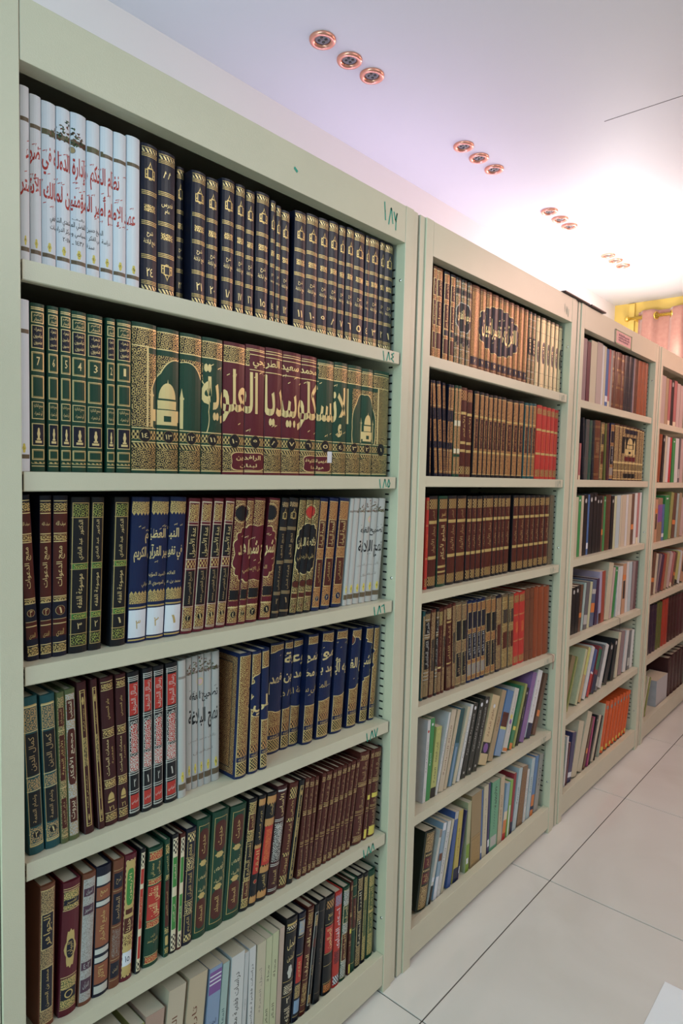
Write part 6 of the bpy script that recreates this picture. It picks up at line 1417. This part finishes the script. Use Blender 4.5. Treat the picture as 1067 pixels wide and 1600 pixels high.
# paperbacks: cover colour, wording, spine marks
PB = {'white': ((.66, .67, .68), 'white', [('t', .30, .85, 'دراسات فقهية معاصرة', 'k', 1, .5), ('t', .06, .18, 'بغداد', 'x', 1, .4)]), 'white2': ((.58, .60, .62), 'off-white', [('t', .3, .8, 'بحوث', 'x', 1, .4)]),
 'white3': ((.70, .70, .74), 'tall white', [('bar', .0, .22, 'B', .0), ('t', .30, .85, 'قضايا إسلامية', 'x', 1, .3)]), 'white4': ((.62, .61, .55), 'worn white', [('bar', .3, .36, 'w'), ('bar', 0, .25, 'k'), ('bar', .9, 1, 'x')]),
 'olive': ((.33, .36, .08), 'olive', [('t', .4, .8, 'المرشد', 'k', 1, .4)]), 'pinkbrown': ((.48, .30, .23), 'pinkish brown', [('t', .12, .42, 'نظرات', 'd', 1, .4)]), 'beige': ((.60, .50, .36), 'beige', [('t', .2, .8, 'الحياة السياسية', 'b', 1, .4)]),
 'sand': ((.58, .46, .30), 'sand-coloured', [('t', .25, .8, 'تاريخ الفكر', 'b', 1, .4)]), 'bluesky': ((.24, .36, .58), 'pale blue', [('bar', .80, .97, 'v'), ('rules', [.93, .9, .87], 'w', .003), ('t', .45, .7, 'الحديث', 'B', 0, .6), ('bar', .0, .3, 'w')]),
 'teal': ((.36, .52, .50), 'pale teal', [('t', .3, .8, 'العقائد', 't', 1, .4)]), 'cream': ((.60, .54, .38), 'cream', [('t', .3, .85, 'أصول المعرفة', 'x', 1, .4)]), 'lime': ((.55, .58, .34), 'pale lime', [('t', .5, .85, 'مجلة', 'i', 1, .5), ('t', .15, .42, 'الفكر', 'i', 1, .5)]),
 'pinkcream': ((.54, .40, .32), 'pinkish cream', [('t', .4, .85, 'الأدب العربي', 'x', 1, .3)]), 'mag': ((.64, .64, .65), 'white illustrated', [('disc', .86, .6, 'r'), ('t', .30, .80, 'مجلة تراثية فصلية', 'k', 1, .4), ('t', .04, .2, 'العدد', 'x', 1, .3)]),
 'green': ((.02, .30, .07), 'bright green', [('t', .4, .6, 'سيرة', 'w', 1, .4), ('bar', .91, .94, 'w', .3)]), 'yellow': ((.50, .52, .12), 'yellow-green', [('bar', 0, .14, 'k'), ('disc', .93, .6, 'l', 'x'), ('t', .5, .78, 'كتاب الثقافة', 'k', 1, .5), ('t', .2, .42, 'العامة', 'k', 1, .3)]),
 'tealblue': ((.07, .20, .30), 'teal and blue', [('bar', .55, 1, 't'), ('bar', 0, .5, 'u', .3)]), 'blk': ((.028, .032, .028), 'black', [('disc', .93, .45, 'w'), ('t', .3, .85, 'الموسوعة الفلسفية', 'h', 1, .4), ('disc', .07, .3, 'h')]),
 'manila': ((.62, .47, .24), 'manila', [('disc', .84, .3, 'w', 'b'), ('t', .4, .8, 'علوم البلاغة', 'b', 1, .4), ('bar', .16, .32, 'n'), ('disc', .24, .6, 'v')]), 'tan': ((.42, .30, .16), 'tan', [('t', .3, .8, 'ديوان', 'b', 1, .4)]),
 'blured': ((.08, .22, .48), 'blue and red striped', [('bar', .44, .66, 'd'), ('bar', .40, .44, 'l'), ('bar', 0, .40, 'u')]), 'colour': ((.60, .58, .55), 'white multicoloured', [('t', .3, .9, 'صحيفة الأدب', 'x', 1, .5), ('disc', .55, .5, 'y'), ('disc', .47, .5, 'v'), ('bar', .02, .07, 'o')]),
 'green2': ((.03, .24, .10), 'deep green', [('bar', .3, .36, 'y'), ('bar', 0, .1, 'o')]), 'black': ((.018, .018, .022), 'black', [('t', .3, .8, 'المنطق', 'h', 1, .4), ('disc', .9, .5, 'h')]), 'purple': ((.26, .13, .38), 'purple', [('t', .3, .8, 'الأسرة', 'i', 1, .3)]),
 'brown': ((.16, .07, .04), 'brown', [('bar', .3, .4, 'o')]), 'bluecol': ((.25, .40, .55), 'blue and white', [('bar', .5, .6, 'b'), ('bar', 0, .3, 'w'), ('bar', .9, 1, 'w')]), 'greyblue': ((.05, .12, .38), 'grey-covered blue', [('bar', .9, 1, 'h')]),
 'yelblue': ((.55, .42, .05), 'yellow', [('bar', 0, .2, 'B'), ('t', .3, .8, 'الحاسوب', 'b', 1, .4)]), 'navy': ((.05, .05, .16), 'navy', [('bar', .5, .9, 'c', .5), ('bar', .1, .2, 'w')]), 'greencream': ((.45, .46, .25), 'green and cream', [('bar', 0, .4, (.2, .32, .05)), ('bar', .12, .2, 'w', .2)]),
 'oldtan': ((.36, .25, .11), 'thick worn tan', [('orn', .05, .42, (.36, .25, .11), (.28, .17, .07), 4, .1), ('rules', [.42, .38], 'q')]), 'blue': ((.06, .16, .42), 'blue', [('bar', .1, .2, 'w')]), 'greenb': ((.13, .42, .24), 'mint green', [('orn', .30, .95, (.13, .42, .24), 't', 3, .55), ('t', .6, .9, 'الأنظمة', 'k', 1, .4), ('bar', .05, .2, 'h', .1)]),
 'sunset': ((.28, .45, .62), 'blue to orange', [('bar', 0, .12, 'r'), ('bar', .12, .35, 'o'), ('bar', .35, .5, 'c')]), 'lime2': ((.22, .50, .06), 'vivid lime', [('bar', .0, .55, 'w', .3)]), 'red': ((.36, .02, .04), 'dark red', [('bar', 0, .2, 'B')]), 'ltblue': ((.45, .58, .64), 'light blue', [('t', .3, .8, 'التربية', 't', 1, .4)]),
 'brown2': ((.26, .15, .08), 'brown patterned', [('orn', .1, .9, (.26, .15, .08), (.15, .07, .03), 4, .1)]), 'blueor': ((.10, .24, .52), 'blue and orange', [('bar', 0, .35, 'o'), ('bar', .1, .16, 'B')]), 'grey': ((.36, .34, .32), 'grey', [('t', .4, .8, 'الإدارة', 'k', 1, .4)]),
 'mauve': ((.30, .20, .22), 'mauve', [('t', .3, .8, 'المحاضرات', 'h', 1, .4)]), 'maroon': ((.14, .03, .05), 'maroon', [('t', .3, .8, 'الأحكام', 'h', 1, .4)]), 'greypink': ((.48, .38, .35), 'grey-pink', [('t', .3, .8, 'المحاضرات', 'x', 1, .4)]), 'pinkred': ((.48, .14, .14), 'red', [('bar', .0, .12, 'c')]), 'pink': ((.58, .42, .40), 'pale pink', []),
 'greyd': ((.14, .14, .16), 'dark grey', [('bar', .1, .3, 'h')]), 'bluebr': ((.10, .14, .26), 'blue and brown', [('bar', .3, .5, 'o'), ('bar', .7, .8, 'h')]), 'purpled': ((.07, .03, .09), 'dark purple', []), 'lilac': ((.42, .36, .56), 'lilac', [('bar', 0, .2, 'd')]), 'redor': ((.40, .06, .03), 'red-orange', []),
 'orange': ((.58, .30, .16), 'peach', [('bar', .68, .78, 'o'), ('bar', .3, .66, 'i', .2)]), 'gold': ((.26, .19, .08), 'broad golden-brown', []), 'orange2': ((.56, .34, .14), 'orange', [('bar', .5, 1, 'l')]), 'bluered': ((.06, .12, .35), 'blue and red', [('bar', 0, .48, 'r'), ('bar', .48, .52, 'w')]), 'greenred': ((.30, .03, .04), 'red and green', [('bar', .5, .95, (.02, .15, .08)), ('bar', 0, .4, 'B')]),
 'magenta': ((.48, .04, .18), 'magenta', []), 'plastic': ((.50, .50, .54), 'clear-plastic wrapped', []), 'purpgold': ((.32, .20, .10), 'purple and gold', [('bar', .45, .85, 'v')]), 'black2': ((.02, .02, .02), 'black', []), 'yelgold': ((.5, .4, .1), 'golden', [])}
HF = {'brown': (.10, .04, .025), 'rust': (.26, .075, .035), 'black': (.016, .017, .026), 'grey': (.075, .07, .07), 'green': (.03, .075, .055), 'olive': (.10, .11, .03), 'maroon': (.07, .02, .025), 'red': (.40, .04, .05), 'purpled': (.03, .014, .035), 'redd': (.34, .04, .025), 'maroond': (.05, .015, .016)}

# ------------------------------------------------------------------ putting the books on the shelves
ORD = ['first', 'second', 'third', 'fourth', 'fifth', 'sixth', 'seventh', 'eighth', 'ninth', 'tenth', 'eleventh', 'twelfth', 'thirteenth', 'fourteenth', 'fifteenth', 'sixteenth', 'seventeenth', 'eighteenth', 'nineteenth', 'twentieth']
def ordinal(k):
    if k <= 20: return ORD[k - 1]
    return ('twenty-' if k < 30 else 'thirty-') + ORD[k % 10 - 1] if k % 10 else 'thirtieth'
ROWN = {1: 'top', 2: 'second', 3: 'third', 4: 'fourth', 5: 'fifth', 6: 'bottom'}
CASEN = {1: 'first', 2: 'second', 3: 'third', 4: 'fourth'}

books = []; cur_row = None
for ln in BOOK_ROWS.strip().splitlines():
    t = ln.split()
    if t[0] == 'R': cur_row = (int(t[1]), int(t[2])); rank = 0; continue
    rank += 1
    X, Z, w, h, lean, rec = map(float, t[:6])
    books.append(dict(bay=cur_row[0], row=cur_row[1], rank=rank, X=X, Z=Z, w=w, h=h, lean=lean, rec=rec, des=t[6], arg=t[7] if len(t) > 7 else ''))

# sets that share one picture: extents in each row
span = {}
for b in books:
    a = ART_OF.get(b['des'])
    if not a: continue
    b['Xm'] = b['X'] + math.tan(b['lean']) * b['h'] / 2
    k = (b['bay'], b['row'], a); s = span.setdefault(k, [9, -9, []])
    s[0] = min(s[0], b['Xm'] - b['w'] / 2); s[1] = max(s[1], b['Xm'] + b['w'] / 2); s[2].append(b['h'])

strings = set()
for b in books:
    d = b['des']; w, h = b['w'], b['h']
    if d in ('pb', 'pm', 'pf'):
        cv, word, els = PB[b['arg']]; lum = .3 * cv[0] + .6 * cv[1] + .1 * cv[2]; b['cover'] = tuple((c * .82 + lum * .18) * .88 for c in cv); b['hard'] = False; b['look'] = word + ' paperback'
        num = ''
        if d == 'pf': els = [e for e in els if e[0] != 't']
    elif d == 'hf':
        cv = HF[b['arg']]; els = [('rules', [.9, .88, .62, .36, .1], 'q')]; b['hard'] = True; b['cover'] = cv; num = ''
        b['look'] = {'purpled': 'dark purple', 'redd': 'vivid red', 'maroond': 'dark maroon', 'redish': 'red'}.get(b['arg'], b['arg']) + ' clothbound volume'
    else:
        cv, look, els = D[d]; b['hard'] = True; b['cover'] = col(cv)[:3]; b['look'] = look; num = b['arg']
    ins = .0008
    pr = expand(('bar', .0, 1, tuple(b['cover'])), -w / 2 + ins, w / 2 - ins, h, '', 0)
    lay = 1
    for e in els:
        pr += expand(e, -w / 2 + ins, w / 2 - ins, h, num, lay); lay += 1
    a = ART_OF.get(d)
    if a:
        s = span[(b['bay'], b['row'], a)]; mh = sum(s[2]) / len(s[2])
        for e in ART[a]:
            pr += expand(e, s[0] - b['Xm'], s[1] - b['Xm'], mh, '', lay); lay += 2 if e[0] == 'Acloud' else 1
    if d in ('encg', 'encm'):   # numbered roundels stay above the shared picture
        for e in (('disc', .255, .52, 'k', 'g'), ('t', .238, .272, '{n}', 'G', 0, .3)):
            pr += expand(e, -w / 2 + ins, w / 2 - ins, h, num, lay); lay += 1
    b['prims'] = pr
    for p in pr:
        if p[0][0] == 'T': strings.add(p[0][1])
glyphs_build(sorted(strings))

for b in books:
    w, h, lean = b['w'], b['h'], b['lean']
    hard = b['hard']
    d = min(.172, .68 * h) if hard else min(.155, .68 * h)
    n = 6 if hard and w > .012 else 4 if hard else 1
    me, mp, bul = body(w, h, d, hard, b['cover'], n)
    ms = print_mesh(b['prims'], w, h, bul, n)
    za, zb = SHELF_Z[b['bay']][b['row'] - 1]; sl = (zb - za) / BW if b['row'] < 6 else 0.0
    lift = max(s * w / 2 * math.sin(lean) + sl * s * w / 2 * math.cos(lean) for s in (-1, 1))
    b['Z'] = 0.1012 if b['row'] == 6 else za + sl * (b['X'] - bayx(b['bay']))
    where = '%s from near end, %s shelf, %s bookcase' % (ordinal(b['rank']), ROWN[b['row']], CASEN[b['bay']])
    name = 'hardback_book' if hard else 'paperback_book'
    o = empty(name, (b['X'], b['rec'], b['Z'] + lift + .0003), (0, lean, 0))
    look = b['look']
    lw = look.split()
    assert len(lw) <= 8, look
    tag(o, look + ', ' + where, 'book' if hard else 'paperback', (SET_NAME.get(b['des']) or ('hardbacks' if hard else 'paperbacks')) + ' on the %s shelf of the %s bookcase' % (ROWN[b['row']], CASEN[b['bay']]))
    for nm, m_ in (('cover', me), ('page_block', mp), ('spine_print', ms)):
        if m_ is None: continue
        c_ = bpy.data.objects.new(nm, m_); C.objects.link(c_); c_.parent = o
    if b['des'] == 'maws' and b['rank'] == min(x['rank'] for x in books if x['des'] == 'maws'):
        # its near board is seen too: brown gilt ornament inside a frame
        vs, fs, c1, c2, pt, uv = [], [], [], [], [], []
        for (ya, yb, za_, zb_), a1, a2, pat in (((.010, d - .006, .008, h - .008), 'b', 'p', 1), ((.022, d - .018, .02, h - .02), 'i', 'i', 0), ((.024, d - .02, .022, h - .022), 'b', 'a', 1), ((.055, d - .05, .05, h - .05), 'd', 'a', 4)):
            k = len(vs); off = .0003 + .00004 * k
            for y, z in ((yb, za_), (ya, za_), (ya, zb_), (yb, zb_)): vs.append((-w / 2 - off, y, z)); uv += [y, z, 0]
            fs.append((k, k + 1, k + 2, k + 3)); c1 += list(col(a1)) * 4; c2 += list(col(a2)) * 4; pt += [float(pat)] * 4
        mb = bpy.data.meshes.new('board_print'); mb.from_pydata(vs, [], fs); mb.materials.append(M_PRINT)
        mb.color_attributes.new('Col', 'FLOAT_COLOR', 'POINT').data.foreach_set('color', c1)
        mb.color_attributes.new('Col2', 'FLOAT_COLOR', 'POINT').data.foreach_set('color', c2)
        mb.attributes.new('pat', 'FLOAT', 'POINT').data.foreach_set('value', pt); mb.attributes.new('suv', 'FLOAT_VECTOR', 'POINT').data.foreach_set('vector', uv); mb.update()
        c_ = bpy.data.objects.new('board_print', mb); C.objects.link(c_); c_.parent = o
# red reading ribbon hanging over a shelf edge, and a black one further on
def hang(name, x, z, m, label, L):
    g = Geo(); pts = [(.024, .0008), (.006, .0010), (-.0012, -.002), (-.0020, -.02), (-.0032, -L * .6), (-.0022, -L)]
    vs = []
    for i, (y, dz) in enumerate(pts):
        dx = .002 * math.sin(i * 1.3)
        vs += [(x + dx - .002, y, z + dz), (x + dx + .002, y, z + dz)]
    g.add(vs, [(2 * i, 2 * i + 1, 2 * i + 3, 2 * i + 2) for i in range(len(pts) - 1)])
    o = tag(g.obj(name, m), label, 'ribbon')
    sd = o.modifiers.new('t', 'SOLIDIFY'); sd.thickness = .0004
hang('bookmark_ribbon', bayx(2) + BW - 0.035, SHELF_Z[2][3][1] + .0024, M_RIBBON, 'dark red bookmark ribbon hanging over the fourth shelf edge of the second bookcase', .055)
hang('bookmark_ribbon', bayx(3) + .60, SHELF_Z[3][3][0] - .004 + .0005, M_BLACKRIB, 'black bookmark ribbon hanging over the fourth shelf edge of the third bookcase', .06)
